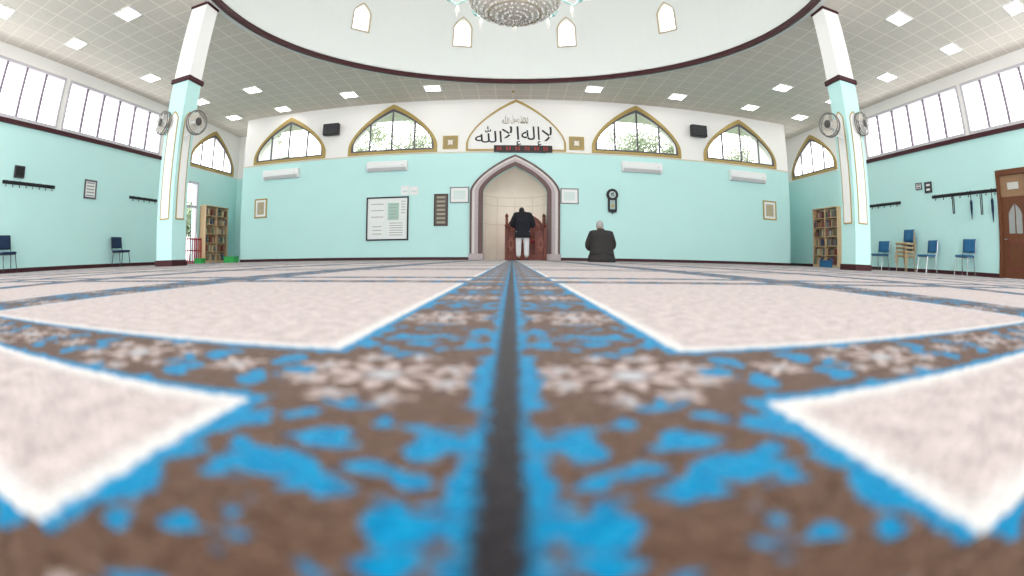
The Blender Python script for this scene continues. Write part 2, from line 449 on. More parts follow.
struct('baseboard_front', bb, maroon, 'dark baseboard along the front wall', 'baseboard')
bb = NB(); plate(bb, [rect(XL, XR, TZ - .015, TZ + .03)], 0, .02, fmap)
struct('trim_4', bb, mat('cream_trim', (.72, .68, .54), .5, .04), 'thin cream moulding between turquoise and white on the front wall', 'trim')
for s, X0, nmn in ((-1, XL, 'left'), (1, XR, 'right')):
    a, b = (-WX, XL) if s < 0 else (XR, WX)
    w_ = NB(); box(w_, a, b, BY, BY + .2, 0, CZ)
    x2 = X0 + (.3 if s < 0 else -.3)
    box(w_, min(X0, x2), max(X0, x2), WY + .3, BY, 0, CZ)
    struct('wall_recess_%s' % nmn, w_, wallm, 'turquoise corner recess wall at %s of the front wall' % nmn, 'wall')

# ------------------------------------------------------------------ mihrab
apse = NB()
half = [(x - mc, z) for x, z in mh[1:] if x - mc >= -1e-6]
rows = []
for i in range(25):
    s = PI * i / 24
    rows.append([apse.verts.new((mc + x * math.cos(s), WY + .29 + x * math.sin(s) * .9, z)) for x, z in half])
for A_, B_ in zip(rows, rows[1:]):
    for i in range(len(half) - 1):
        try: apse.faces.new([A_[i], A_[i + 1], B_[i + 1], B_[i]])
        except ValueError: pass
bmesh.ops.remove_doubles(apse, verts=apse.verts[:], dist=1e-4)
struct('wall_niche', apse, cream, 'cream curved inside of the prayer niche', 'wall', True)
b = NB()
for i in range(5):
    s = PI * (i + .5) / 5; R_ = mw_i - .002
    tube(b, [(mc + R_ * math.cos(s), WY + .29 + R_ * math.sin(s) * .9, 0), (mc + R_ * math.cos(s), WY + .29 + R_ * math.sin(s) * .9, mzs - .06)], .010, 6)
for z in (1.3, 2.0, mzs - .05):
    tube(b, [(mc + (mw_i - .004) * math.cos(PI * i / 24), WY + .29 + (mw_i - .004) * math.sin(PI * i / 24) * .9, z) for i in range(25)], .010, 6)
struct('trim_5', b, mat('pale_moulding', (.64, .56, .47), .5, .08), 'pale joints dividing the inside of the prayer niche into panels', 'trim')
r = thing('prayer_niche_arch', 'tall pointed stone arch surrounding the prayer niche on the front wall', 'arch', (mc, WY, 0))
def aring(name, wo, zo, wi, zi, c0, c1, m):
    o = arch(mc, wo, 0, mzs, zo); i = arch(mc, wi, 0, mzs, zi)
    op = [o[0]] + list(reversed(o[2:])) + [o[1]]
    op2 = op + list(reversed([i[0]] + list(reversed(i[2:])) + [i[1]]))
    cl = []
    for p_ in op2:
        if not cl or (abs(p_[0] - cl[-1][0]) + abs(p_[1] - cl[-1][1])) > 1e-5: cl.append(p_)
    fin(name, plate(NB(), [cl], c0, c1, fmap), m, r)
L = lambda t: mw_o + (mw_i - mw_o) * t
Lz = lambda t: mz_o + (mz_i - mz_o) * t
creamst = mat('cream_stone', (.74, .70, .67), .5, .06, 10)
aring('outer_moulding', L(0), Lz(0), L(.15), Lz(.15), 0.001, .10, brown)
aring('cream_band', L(.15), Lz(.15), L(.36), Lz(.36), 0.001, .06, creamst)
aring('arch_band', L(.36), Lz(.36), L(.66), Lz(.66), 0.001, .08, grey)
aring('inner_moulding', L(.66), Lz(.66), L(1.0), Lz(1.0), 0.001, .12, brown)
for s in (-1, 1):
    b = NB(); xx = mc + s * (mw_o + mw_i) / 2; ww = (mw_o - mw_i) / 2 + .03
    box(b, xx - ww, xx + ww, WY - .16, WY - .005, 0, .22, .015); fin('plinth', b, grey, r)
# pulpit inside niche
x0, x1 = onY(505, 240, 16.0).x, onY(546, 240, 16.0).x; cx = (x0 + x1) / 2; hw = (x1 - x0) / 2
r = thing('pulpit', 'dark red carved wooden pulpit with steps inside the prayer niche', 'pulpit', (cx, 15.95, 0))
mredw = mat('mid_red_wood', (.30, .10, .06), .45, .25, 16)
for i in range(3):
    fin('step', box(NB(), cx - hw + .1, cx + hw - .1, 15.62 + .24 * i, 16.5, .2 * i, .2 * (i + 1) - .002, .01), dwood, r)
for s in (-1, 1):
    for (y, h) in ((15.66, 1.1), (16.45, 1.5)):
        b = NB(); X = cx + s * (hw - .05)
        box(b, X - .05, X + .05, y - .05, y + .05, 0, h, .008)
        lathe(b, [(.03, h), (.06, h + .04), (.065, h + .08), (.03, h + .13), (0, h + .18)], (X, y, 0), 10)
        fin('post', b, dwood, r)
    fin('side_panel', box(NB(), cx + s * (hw - .05) - .015, cx + s * (hw - .05) + .015, 15.7, 16.41, .12, .92, .005), dwood, r)
    fmp = lambda a, b, c, s=s: Vector((a, 15.72 - c, b))
    bx0, bx1 = sorted((cx + s * (hw - .02), cx + s * (hw - .40)))
    fin('front_panel', plate(NB(), [rect(bx0, bx1, .02, 1.0)], 0, .03, fmp), dwood, r)
    dcx, dcz = (bx0 + bx1) / 2, .55
    fin('front_carving', plate(NB(), [[(dcx + .13 * math.cos(i * PI / 8) * (1 if i % 2 else .62), dcz + .30 * math.sin(i * PI / 8) * (1 if i % 2 else .62)) for i in range(16)], [(dcx + .05 * math.cos(i * PI / 8), dcz + .10 * math.sin(i * PI / 8)) for i in range(16)]], .03, .045, fmp), mredw, r)
    b = NB()
    for i in range(5):
        y = 15.78 + i * .14; tube(b, [(cx + s * (hw - .05), y, .90), (cx + s * (hw - .05), y, 1.10)], .012, 6)
    tube(b, [(cx + s * (hw - .05), 15.66, 1.06), (cx + s * (hw - .05), 16.45, 1.16)], .022, 8)
    fin('handrail', b, dwood, r)
bm_ = lambda a, b, c: Vector((a, 16.5 - c, b))
bk = NB(); plate(bk, [arch(cx, hw - .09, .6, 1.25, 1.72)], 0, .05, bm_); fin('back_panel', bk, dwood, r)
bk = NB(); plate(bk, [arch(cx, hw - .2, .7, 1.2, 1.58), arch(cx, hw - .25, .76, 1.17, 1.5)], .05, .07, bm_); fin('back_carving', bk, mredw, r)
bk = NB()
for i in range(5):
    xx = cx - (hw - .3) + 2 * (hw - .3) * i / 4
    tube(bk, [bm_(xx, .72, .055), bm_(xx, 1.0, .075), bm_(xx, 1.25, .055)], [.02, .035, .015], 8)
fin('spindles', bk, mredw, r)
fin('seat_cushion', box(NB(), cx - hw + .14, cx + hw - .14, 16.12, 16.44, .602, .68, .03), red, r)

# ------------------------------------------------------------------ calligraphy panel
a, b, t = onY(466, 150, WY), onY(566, 150, WY), onY(514, 99, WY)
cc, cw, cz = (a.x + b.x) / 2, (b.x - a.x) / 2, min(t.z, CZ - .03)
r = thing('calligraphy_panel', 'white pointed arch panel with black Arabic calligraphy in a gold frame', 'panel', (cc, WY, ZB))
fin('panel_frame', plate(NB(), [arch(cc, cw, ZB, ZB + .25, cz), arch(cc, cw - .07, ZB + .06, ZB + .3, cz - .1)], 0, .05, fmap), gold, r)
fin('panel_field', plate(NB(), [arch(cc, cw - .069, ZB + .061, ZB + .3, cz - .101)], 0, .02, fmap), white, r)
def text(name, body, x0, x1, z0, z1, m, par, bold=0.0, slant=0.0):
    cu = bpy.data.curves.new('t', 'FONT'); cu.body = body; cu.extrude = .004; cu.offset = bold; cu.resolution_u = 6
    ob = bpy.data.objects.new('t', cu); C.objects.link(ob)
    dg = bpy.context.evaluated_depsgraph_get(); me = bpy.data.meshes.new_from_object(ob.evaluated_get(dg))
    bpy.data.objects.remove(ob)
    bm = NB(); bm.from_mesh(me)
    if not bm.verts: return None
    xs = [v.co.x for v in bm.verts]; ys = [v.co.y for v in bm.verts]
    ax, bx, ay, by = min(xs), max(xs), min(ys), max(ys)
    for v in bm.verts:
        tz = (v.co.y - ay) / (by - ay)
        v.co = fmap(x0 + (v.co.x - ax) / (bx - ax) * (x1 - x0) - slant * (tz - .3), z0 + tz * (z1 - z0), .0245 + v.co.z)
    return fin(name, bm, m, par)
x0, x1, z0, z1 = fr(475, 126.5, 553, 145)
W_ = x1 - x0; D_ = (z1 - z0) * .12
ink = mat('ink_black', (.028, .028, .032), .6, .1)
for body, f0, f1, dz0 in (('\uFDF2', 0, .345, .0), ('\uFEFB\uFE87', .345, .59, 1), ('\uFEEA\uFEDF\uFE87', .595, .85, 1), ('\uFEFB', .855, 1.0, .0)):
    text('calligraphy_word', body, x0 + f0 * W_, x0 + f1 * W_, z0 + (D_ if not dz0 else -.02), z1, ink, r, 0, .02)
x0, x1, z0, z1 = fr(502, 115.5, 528, 124)
W_ = x1 - x0
for body, f0, f1 in (('\uFDF2', 0, .28), ('\uFEDD\uFEEE\uFEB3\uFEAD', .34, .66), ('\uFEAA\uFEE4\uFEA4\uFEE3', .70, 1.0)):
    text('small_calligraphy_word', body, x0 + f0 * W_, x0 + f1 * W_, z0, z1, mat('grey_gold', (.30, .26, .18), .5, .1), r, .0, 0)
for (q0, lab) in (((443, 136, 458, 149), 'left'), ((569, 137, 584, 150), 'right')):
    x0, x1, z0, z1 = fr(*q0)
    r = thing('gold_plaque', 'small gold square plaque just %s of the calligraphy arch' % lab, 'plaque', ((x0 + x1) / 2, WY, z0))
    fin('frame', plate(NB(), [rect(x0, x1, z0, z1), rect(x0 + .05, x1 - .05, z0 + .05, z1 - .05)], 0, .045, fmap), gold, r)
    fin('field', plate(NB(), [rect(x0 + .051, x1 - .051, z0 + .051, z1 - .051)], 0, .025, fmap), mat('olive_gold', (.38, .30, .14), .5, .2, 20), r)
    b = NB(); ccx, ccz = (x0 + x1) / 2, (z0 + z1) / 2
    plate(b, [[(ccx + .13 * math.cos(i * PI / 4) * (1 if i % 2 else .6), ccz + .13 * math.sin(i * PI / 4) * (1 if i % 2 else .6)) for i in range(8)]], .025, .035, fmap)
    fin('star', b, cream, r)
# digital display
x0, x1, z0, z1 = fr(494, 146, 552, 152.5)
r = thing('digital_display', 'long dark display board with red digits under the calligraphy arch', 'display', ((x0 + x1) / 2, WY, z0))
fin('case', plate(NB(), [rect(x0, x1, z0, z1)], .0505, .11, fmap), mat('display_case', (.035, .016, .016), .4, .2), r)
fin('bracket', plate(NB(), [rect(x0 + .2, x1 - .2, z0, TZ - .02)], .001, .0505, fmap), dgrey, r)
for i in range(6):
    a = x0 + .04 + (x1 - x0 - .08) * i / 6; wd = (x1 - x0 - .08) / 6 - .04
    fin('screen', plate(NB(), [rect(a, a + wd, z0 + .035, z1 - .035)], .11, .116, fmap), black, r)
    for j in range(2):
        xx = a + wd * (.22 + .34 * j); zz, zt_ = z0 + .06, z1 - .06
        fin('digit', plate(NB(), [rect(xx, xx + .055, zz, zt_), rect(xx + .014, xx + .041, zz + .014, zt_ - .014)], .116, .119, fmap), led, r)

# ------------------------------------------------------------------ wall mounted things on the front wall
def speaker(px, lab):
    x0, x1, z0, z1 = fr(*px)
    r = thing('loudspeaker', lab, 'speaker', ((x0 + x1) / 2, WY, z0))
    fin('cabinet', box(NB(), x0, x1, WY - .32, WY - .1, z0, z1, .02), black, r)
    fin('grille', plate(NB(), [rect(x0 + .03, x1 - .03, z0 + .03, z1 - .03)], .32, .33, fmap), dgrey, r)
    fin('bracket', box(NB(), (x0 + x1) / 2 - .05, (x0 + x1) / 2 + .05, WY - .11, WY, z0 + .1, z1 - .1), dgrey, r)
speaker((326, 125.5, 341, 136.5), 'black loudspeaker between the two arch windows at left')
speaker((689, 127, 704, 138), 'black loudspeaker between the two arch windows at right')
def ac(px, lab):
    x0, x1, z0, z1 = fr(*px); h = z1 - z0
    r = thing('air_conditioner', lab, 'air conditioner', ((x0 + x1) / 2, WY, z0), 0, 'wall air conditioners')
    pr = [(0, 0), (.12, 0), (.18, .08 * h / .3), (.20, h * .45), (.19, h * .9), (.16, h), (0, h)]
    fin('body', plate(NB(), [pr], x0, x1, lambda a, b, c: Vector((c, WY - a, z0 + b))), plastic, r)
    fin('vent_flap', plate(NB(), [[(.125, .015), (.185, .095 * h / .3), (.192, .09 * h / .3), (.13, .005)]], x0 + .06, x1 - .06, lambda a, b, c: Vector((c, WY - a - .004, z0 + b))), mat('grey_flap', (.6, .61, .61), .4, .05), r)
    fin('indicator', plate(NB(), [rect(x1 - .20, x1 - .13, z0 + h * .5, z0 + h * .55)], .201, .206, fmap), mat('mid_grey', (.4, .4, .4), .5, .1), r)
ac((265, 170, 300, 179), 'white wall air conditioner furthest left, above the small gold frame')
ac((368, 162, 408, 171.5), 'white wall air conditioner above the notice board')
ac((621, 163, 661, 173), 'white wall air conditioner above and right of the black clock')
ac((729, 172, 764, 182), 'white wall air conditioner furthest right on the front wall')

def framed(name, px, fm_mat, field_mat, lab, cat='picture', bw=.05, inner=None, rows=0, rowm=None, fm=fmap, q=None):
    x0, x1, z0, z1 = q if q else fr(*px)
    r = thing(name, lab, cat, fm((x0 + x1) / 2, z0, 0))
    fin('frame', plate(NB(), [rect(x0, x1, z0, z1), rect(x0 + bw, x1 - bw, z0 + bw, z1 - bw)], 0, .04, fm), fm_mat, r)
    fin('backing', plate(NB(), [rect(x0 + bw - .002, x1 - bw + .002, z0 + bw - .002, z1 - bw + .002)], 0, .02, fm), field_mat, r)
    if inner:
        m_ = bw + (x1 - x0) * .14
        fin('picture', plate(NB(), [rect(x0 + m_, x1 - m_, z0 + m_, z1 - m_)], .02, .025, fm), inner, r)
    if rows:
        b = NB(); hh = (z1 - z0 - 2 * bw)
        for i in range(rows):
            zz = z1 - bw - hh * (i + .3) / rows - hh * .4 / rows
            plate(b, [rect(x0 + bw + .05, x1 - bw - .05, zz, zz + hh * .42 / rows)], .0255, .03, fm)
        fin('printed_rows', b, rowm or dgrey, r)
    return r
tanp = mat('tan_print', (.46, .40, .27), .6, .2, 20)
framed('picture_frame', (255, 199, 267, 218), gold, paper, 'gold framed picture at far left of the front wall', inner=tanp)
framed('picture_frame', (763, 201, 776, 220), gold, paper, 'gold framed picture at far right of the front wall', inner=tanp)
pale = mat('pale_print', (.68, .78, .76), .6, .06, 12)
framed('picture_frame', (450, 187, 469, 203), mat('silver_frame', (.22, .24, .25), .4, .1), paper, 'pale framed print just left of the niche arch', bw=.035, inner=pale)
framed('picture_frame', (560.5, 188.5, 578.5, 204), mat('silver_frame', (.5, .5, .5)), paper, 'pale framed print just right of the niche arch', bw=.035, inner=pale)
framed('prayer_timetable', (434, 194, 448, 226), mat('dark_brown_frame', (.06, .035, .03), .4, .2), mat('timetable_field', (.13, .12, .10), .5, .2), 'tall dark framed prayer timetable with rows between notice board and niche', 'timetable', bw=.05, rows=7, rowm=mat('timetable_rows', (.42, .36, .28), .5, .2))
framed('notice_board', (366.5, 197, 408.5, 240.5), black, mat('board_white', (.82, .86, .85), .6, .04), 'large white notice board in a black frame', 'notice board', bw=.05)
for (px, m_, lab, rows) in (((370, 201, 385, 222), paper, 'white sheet at upper left of the notice board', 0), ((388, 203, 399, 220), mat('green_sheet', (.42, .60, .52), .6, .1), 'green sheet in the middle of the notice board', 5),
                      ((400, 200, 407, 215), paper, 'narrow white sheet at upper right of the notice board', 5), ((371, 225, 383, 237), paper, 'small white sheet at lower left of the notice board', 0), ((388, 222, 404, 237), paper, 'white sheet at lower right of the notice board', 6)):
    x0, x1, z0, z1 = fr(*px)
    r = thing('paper_notice', lab, 'notice', ((x0 + x1) / 2, WY, z0), 0, 'notices on the board')
    fin('sheet', plate(NB(), [rect(x0, x1, z0, z1)], .0205, .026, fmap), m_, r)
    b = NB()
    for i in range(max(rows, 3)):
        zz = z1 - (z1 - z0) * (i + .6) / (max(rows, 3) + .3); plate(b, [rect(x0 + .05, x1 - .05, zz, zz + .025)], .0262, .028, fmap)
    fin('printed_lines', b, printg, r)
for (px, lab) in (((401, 186, 409, 195), 'small pale paper above the notice board, left one of a pair'), ((410, 186.5, 418, 195), 'small pale paper above the notice board, right one of a pair')):
    x0, x1, z0, z1 = fr(*px)
    r = thing('paper_notice', lab, 'notice', ((x0 + x1) / 2, WY, z0))
    fin('sheet', plate(NB(), [rect(x0, x1, z0, z1)], -.002, .012, fmap), paper, r)
    fin('printed_lines', plate(NB(), [rect(x0 + .05, x1 - .05, z0 + .1, z0 + .16)], .0122, .014, fmap), faint, r)
# wall clock
x0, x1, z0, z1 = fr(606, 188, 618, 214); ccx = (x0 + x1) / 2; w = (x1 - x0) / 2
r = thing('wall_clock', 'tall black ornate pendulum wall clock above the kneeling person', 'clock', (ccx, WY, z0))
R_ = w * .96; zc = z1 - R_ - .04
lo = [(ccx - w * .62, z0 + .06), (ccx - w * .2, z0 + .06), (ccx, z0), (ccx + w * .2, z0 + .06), (ccx + w * .62, z0 + .06), (ccx + w * .72, z0 + .14), (ccx + w * .72, zc - R_ * .72)]
lo += [(ccx + R_ * math.cos(t), zc + R_ * math.sin(t)) for t in [(-42 + i * 264 / 24) * PI / 180 for i in range(25)]]
lo += [(ccx - w * .72, zc - R_ * .72), (ccx - w * .72, z0 + .14)]
fin('case', plate(NB(), [lo], 0, .09, fmap), black, r)
ptg = mat('pale_teal_glass', (.30, .44, .44), .3, .15, 20)
fin('dial', plate(NB(), [[(ccx + R_ * .58 * math.cos(i * PI / 12), zc + R_ * .58 * math.sin(i * PI / 12)) for i in range(24)]], .09, .097, fmap), mat('clock_dial', (.45, .55, .55), .4, .15, 15), r)
fin('dial_ring', plate(NB(), [[(ccx + R_ * .30 * math.cos(i * PI / 12), zc + R_ * .30 * math.sin(i * PI / 12)) for i in range(24)], [(ccx + R_ * .2 * math.cos(i * PI / 12), zc + R_ * .2 * math.sin(i * PI / 12)) for i in range(24)]], .097, .10, fmap), black, r)
for ang, ln in ((1.1, .45), (2.5, .32)):
    b = NB(); tube(b, [fmap(ccx, zc, .102), fmap(ccx + R_ * ln * math.cos(ang), zc + R_ * ln * math.sin(ang), .102)], .012, 6); fin('clock_hand', b, black, r)
fin('pendulum_window', plate(NB(), [rect(ccx - w * .42, ccx + w * .42, z0 + .16, zc - R_ * .95)], .09, .096, fmap), ptg, r)
b = NB(); tube(b, [fmap(ccx, zc - R_ * .95, .10), fmap(ccx, z0 + .26, .10)], .012, 6); ball(b, fmap(ccx, z0 + .28, .10), (.06, .012, .06)); fin('pendulum', b, gold, r)

# ------------------------------------------------------------------ columns and fans
fanring = mat('fan_ring', (.19, .18, .165), .4, .2)
fanhub = mat('fan_hub', (.06, .055, .05), .4, .2)
fancage = mat('fan_wire', (.42, .40, .37), .4, .1)
def fan_parts(c, yaw, attach, lab):
    r = thing('wall_fan', lab, 'fan', c, yaw)
    R_ = .25
    def circ_(R, y): return [(R * math.cos(i * PI / 16), y, R * math.sin(i * PI / 16)) for i in range(32)]
    b = NB()
    for R, y in ((R_, 0), (R_ * .97, -.05), (R_ * .97, .05)): tube(b, circ_(R, y), .012, 6, True)
    fin('outer_ring', b, fanring, r, False)
    b = NB()
    for R in (.20, .14, .10):
        tube(b, circ_(R, -.072 - (.3 - R) * .06), .0035, 5, True); tube(b, circ_(R, .075), .003, 5, True)
    for i in range(18):
        t = 2 * PI * i / 18
        tube(b, [(R_ * .98 * math.cos(t), -.05, R_ * .98 * math.sin(t)), (.17 * math.cos(t), -.083, .17 * math.sin(t)), (.06 * math.cos(t), -.09, .06 * math.sin(t))], .003, 4)
        tube(b, [(R_ * .98 * math.cos(t), .05, R_ * .98 * math.sin(t)), (.06 * math.cos(t), .08, .06 * math.sin(t))], .003, 4)
    fin('cage', b, fancage, r, False)
    b = NB(); ball(b, (0, -.088, 0), (.085, .02, .085)); fin('badge', b, fanhub, r, False)
    for i in range(3):
        t0 = 2 * PI * i / 3; b = NB(); rows = []
        for j in range(6):
            rad = .05 + .165 * j / 5; wd = .30 + .42 * math.sin(PI * (j + .6) / 6.5)
            rows.append([b.verts.new((rad * math.cos(t0 + wd * s), .03 * s, rad * math.sin(t0 + wd * s))) for s in (-1, -.5, 0, .5, 1)])
        for A_, B_ in zip(rows, rows[1:]):
            for q in range(4): b.faces.new([A_[q], A_[q + 1], B_[q + 1], B_[q]])
        fin('blade', b, mat('fan_blade', (.70, .66, .58), .4, .05), r, False)
    b = NB(); tube(b, [(0, -.04, 0), (0, .06, 0), (0, .20, 0)], [.05, .075, .05], 12); fin('motor', b, plastic, r, False)
    b = NB(); M = WM[r.name]; p0 = M @ Vector((0, .16, -.02)); p1 = Vector(attach)
    tube(b, [p0, p0 + Vector((0, 0, -.14)), Vector((p1.x, p1.y, p0.z - .16)), Vector((p1.x, p1.y, p0.z - .26))], .022, 8)
    fin('bracket', b, plastic, r)
HS = .24; CY = 7.37
for side, (bx, bp) in (('left', (171, 190)), ('right', (856, 838))):
    X = onY(bx, 264, CY).x; s = -1 if side == 'left' else 1
    zb = onY(bp, 80, CY - .1).z
    r = thing('column', 'square turquoise column with maroon band and white top at %s of the hall' % side, 'column', (X, CY, 0))
    def sq(h, z0, z1, bev=0): return box(NB(), X - h, X + h, CY - h, CY + h, z0, z1, bev)
    fin('plinth', sq(HS + .025, 0, .12, .008), maroon, r)
    fin('shaft', sq(HS, .12, zb - .06), turq, r)
    fin('maroon_band', sq(HS + .05, zb - .06, zb + .05, .02), maroon, r)
    fin('upper_shaft', sq(HS - .005, zb + .05, CZ - .07), white, r)
    fin('capital', sq(HS + .02, CZ - .07, CZ - .002, .01), maroon, r)
    zt = zb - .75; z0 = .95
    for (nx, ny) in ((0, -1), (1, 0), (-1, 0), (0, 1)):
        if nx: fm = lambda a, b, c, nx=nx: Vector((X + nx * (HS + c), CY + a, b))
        else: fm = lambda a, b, c, ny=ny: Vector((X + a, CY + ny * (HS + c), b))
        pn = fin('inlay_panel', plate(NB(), [arch(0, .12, z0, zt - .15, zt, 6)], 0, .012, fm), white, r)
        fin('gold_edge', plate(NB(), [arch(0, .14, z0 - .025, zt - .15, zt + .035, 6), arch(0, .12, z0, zt - .15, zt, 6)], 0, .018, fm), gold, pn)
    if side == 'left': fans = (((163.5, 123), 7.05, .25, 'outer'), ((196.5, 122.5), 7.15, -1.25, 'inner'))
    else: fans = (((862, 124), 7.05, -.25, 'outer'), ((829.5, 125), 7.15, 1.25, 'inner'))
    for (pp, Y, yaw, w_) in fans:
        c = onY(pp[0], pp[1], Y)
        sx = -s if w_ == 'inner' else s
        fan_parts(c, -yaw, (X + sx * (HS + .01), CY - .05, c.z - .15), 'round caged wall fan on the %s side of the column at %s' % (w_, side))

# ------------------------------------------------------------------ ceiling lights
seen = set()
for (px, py) in ((8, 13), (82, 45), (127, 16), (147, 75), (248, 88), (200, 100), (281, 107), (235, 116), (350, 96), (434, 90), (592, 90), (677, 97), (748, 109), (779, 89), (795, 118), (881, 76), (833, 100), (899, 16), (946, 46), (1018, 12)):
    p = onZ(px, py, CZ); gx = math.floor(p.x / .6) * .6 + .3; gy = math.floor(p.y / .6) * .6 + .3
    if (gx, gy) in seen or abs(gx) > 12.2 or gy > 17.6: continue
    if math.hypot(gx - DC.x, gy - DC.y) < DR + .5: gy += .6
    if gy > 15.4 and abs(gx) < 11: gy = 15.3
    seen.add((gx, gy))
    r = thing('ceiling_light', 'square white light panel in the tiled ceiling, %s of the dome' % ('left' if gx < 0 else 'right'), 'ceiling light', (gx, gy, CZ), 0, 'ceiling light panels, %s half' % ('left' if gx < 0 else 'right'))
    fz = lambda a, b, c: Vector((gx + a, gy + b, CZ - c))
    fin('frame', plate(NB(), [rect(-.3, .3, -.3, .3), rect(-.25, .25, -.25, .25)], 0, .02, fz), white, r)
    fin('diffuser', plate(NB(), [rect(-.25, .25, -.25, .25)], .002, .012, fz), lightm, r)

# ------------------------------------------------------------------ chandelier
zb = onY(513, 20, DC.y).z + .06; rad = onY(555, 6, DC.y).x * 1.12
r = thing('chandelier', 'large crystal bowl chandelier hanging in the centre of the dome', 'chandelier', (DC.x, DC.y, zb))
cm = mat('crystal', (.68, .64, .57), .15, .35, 25, metal=.1, bump=.6)
silver = mat('silver_metal', (.55, .47, .34), .3, .1, metal=.3)
KZ = .62
bz = lambda t: zb + rad * KZ * (1 - math.cos(t))
b = NB(); lathe(b, [(0, zb)] + [(rad * math.sin(t), bz(t)) for t in [i * PI / 2 / 8 for i in range(1, 9)]] + [(rad * .8, zb + rad * (KZ + .03)), (0, zb + rad * (KZ + .05))], (DC.x, DC.y, 0), 36); fin('crystal_bowl', b, cm, r)
b = NB()
for j in range(1, 13):
    t = j * PI / 2 / 12; n = int(8 + 6 * j)
    for i in range(n):
        a = 2 * PI * (i + random.random() * .8) / n; R_ = rad * math.sin(t) * 1.01
        bmesh.ops.create_icosphere(b, subdivisions=1, radius=random.uniform(.014, .032), matrix=Matrix.Translation((DC.x + R_ * math.cos(a), DC.y + R_ * math.sin(a), bz(t) - .015)))
tag(fin('crystal_beads', b, mat('crystal_bead', (.86, .82, .75), .1, .3, 30, metal=.1), r), kind='stuff')
for j in (3, 6, 8):
    t = j * PI / 2 / 8; b = NB(); R_ = rad * math.sin(t) * 1.03
    tube(b, [(DC.x + R_ * math.cos(i * PI / 24), DC.y + R_ * math.sin(i * PI / 24), bz(t)) for i in range(48)], .014, 6, True); fin('metal_ring', b, silver, r)
zr = zb + rad * KZ + .08
for i in range(10):
    a = 2 * PI * (i + .5) / 10; o = Vector((math.cos(a), math.sin(a), 0)); c = Vector((DC.x, DC.y, 0))
    b = NB(); tube(b, [c + o * .1 + Vector((0, 0, zr + .35)), c + o * rad + Vector((0, 0, zr + .05)), c + o * (rad + .35) + Vector((0, 0, zr - .05)), c + o * (rad + .5) + Vector((0, 0, zr + .12))], .02, 8); arm = fin('arm', b, teal, r)
    e = c + o * (rad + .5)
    b = NB(); lathe(b, [(0, zr + .08), (.06, zr + .10), (.12, zr + .22), (.11, zr + .22), (.05, zr + .12), (0, zr + .12)], e, 12); fin('cup', b, teal, arm)
    b = NB(); ball(b, e + Vector((0, 0, zr + .24)), (.06, .06, .10)); fin('bulb', b, bulbm, arm, smooth=True)
    b = NB(); tube(b, [c + o * (rad + .32) + Vector((0, 0, zr - .06)), c + o * (rad + .32) + Vector((0, 0, zr - .2)), c + o * (rad + .32) + Vector((0, 0, zr - .36))], [.012, .045, .01], 8); fin('crystal_drop', b, mat('crystal_bead', (.8, .79, .76)), arm)
b = NB(); tube(b, [(DC.x, DC.y, zb + rad * KZ), (DC.x, DC.y, DH + 3.55)], .035, 8); fin('stem', b, gold, r)
b = NB(); lathe(b, [(0, DH + 3.3), (.25, DH + 3.45), (.3, DH + 3.59), (0, DH + 3.59)], (DC.x, DC.y, 0), 20); fin('ceiling_rose', b, gold, r)
def lamp(name, loc, watts, rad_, col=(1, .97, .92)):
    l = bpy.data.lights.new(name, 'POINT'); l.energy = watts; l.shadow_soft_size = rad_; l.color = col
    o = bpy.data.objects.new(name, l); C.objects.link(o); o.location = loc; return o
for i in range(5):
    a = 2 * PI * i / 5
    lamp('chandelier_lamp', (DC.x + .9 * math.cos(a), DC.y + .9 * math.sin(a), zr + .85), 75, .12)
lamp('niche_fill_light', (cx, 16.72, 1.05), 8, .05, (1, .95, .88))  # added fill light, hidden behind the pulpit back to brighten the niche
# small pendant
pp = onY(513, 93, 15.0)
r = thing('pendant_lamp', 'small gold pendant lamp hanging in front of the calligraphy arch', 'lamp', (pp.x, 15.0, pp.z))
b = NB(); tube(b, [(pp.x, 15, pp.z + .06), (pp.x, 15, CZ)], .008, 6); fin('rod', b, gold, r)
b = NB(); lathe(b, [(0, 0), (.025, .015), (.045, .045), (.025, .08), (.01, .1), (0, .1)], (pp.x, 15, pp.z), 14); fin('lantern', b, gold, r)

# ------------------------------------------------------------------ chairs
def make_chair(sm, bm_, fm_, label, grp=None):
    r = thing('stacking_chair', label, 'chair', (0, 0, 0), 0, grp)
    fin('seat', box(NB(), -.22, .23, -.23, .23, .42, .475, .022), sm, r, False)
    b = NB(); rows = []
    for j in range(6):
        z = .54 + .33 * j / 5; x = -.235 - .05 * j / 5
        rows.append([[b.verts.new((x + d + .05 * (1 - (y / .23) ** 2) * -1, y, z)) for y in (-.22, -.11, 0, .11, .22)] for d in (0, .035)])
    for A_, B_ in zip(rows, rows[1:]):
        for i in range(4):
            b.faces.new([A_[0][i], A_[0][i + 1], B_[0][i + 1], B_[0][i]]); b.faces.new([A_[1][i + 1], A_[1][i], B_[1][i], B_[1][i + 1]])
        for i in (0, 4): b.faces.new([A_[0][i], A_[1][i], B_[1][i], B_[0][i]])
    for rw in (rows[0], rows[-1]):
        for i in range(4): b.faces.new([rw[0][i], rw[0][i + 1], rw[1][i + 1], rw[1][i]])
    fin('backrest', b, bm_, r, False, True)
    for sx in (-1, 1):
        for sy in (-1, 1):
            b = NB(); tube(b, [(.17 * sx, .21 * sy, .43), (.20 * sx, .22 * sy, .2), (.24 * sx, .23 * sy, 0)], .013, 8); fin('leg', b, fm_, r, False)
    for sy in (-1, 1):
        b = NB(); tube(b, [(-.17, .225 * sy, .42), (-.23, .23 * sy, .52), (-.265, .225 * sy, .84)], .013, 8); fin('back_post', b, fm_, r, False)
    b = NB(); tube(b, [(.18, -.21, .42), (.18, .21, .42), (-.18, .21, .42), (-.18, -.21, .42)], .011, 6, True); fin('seat_frame', b, fm_, r, False)
    return r
cx_ = WX - .45
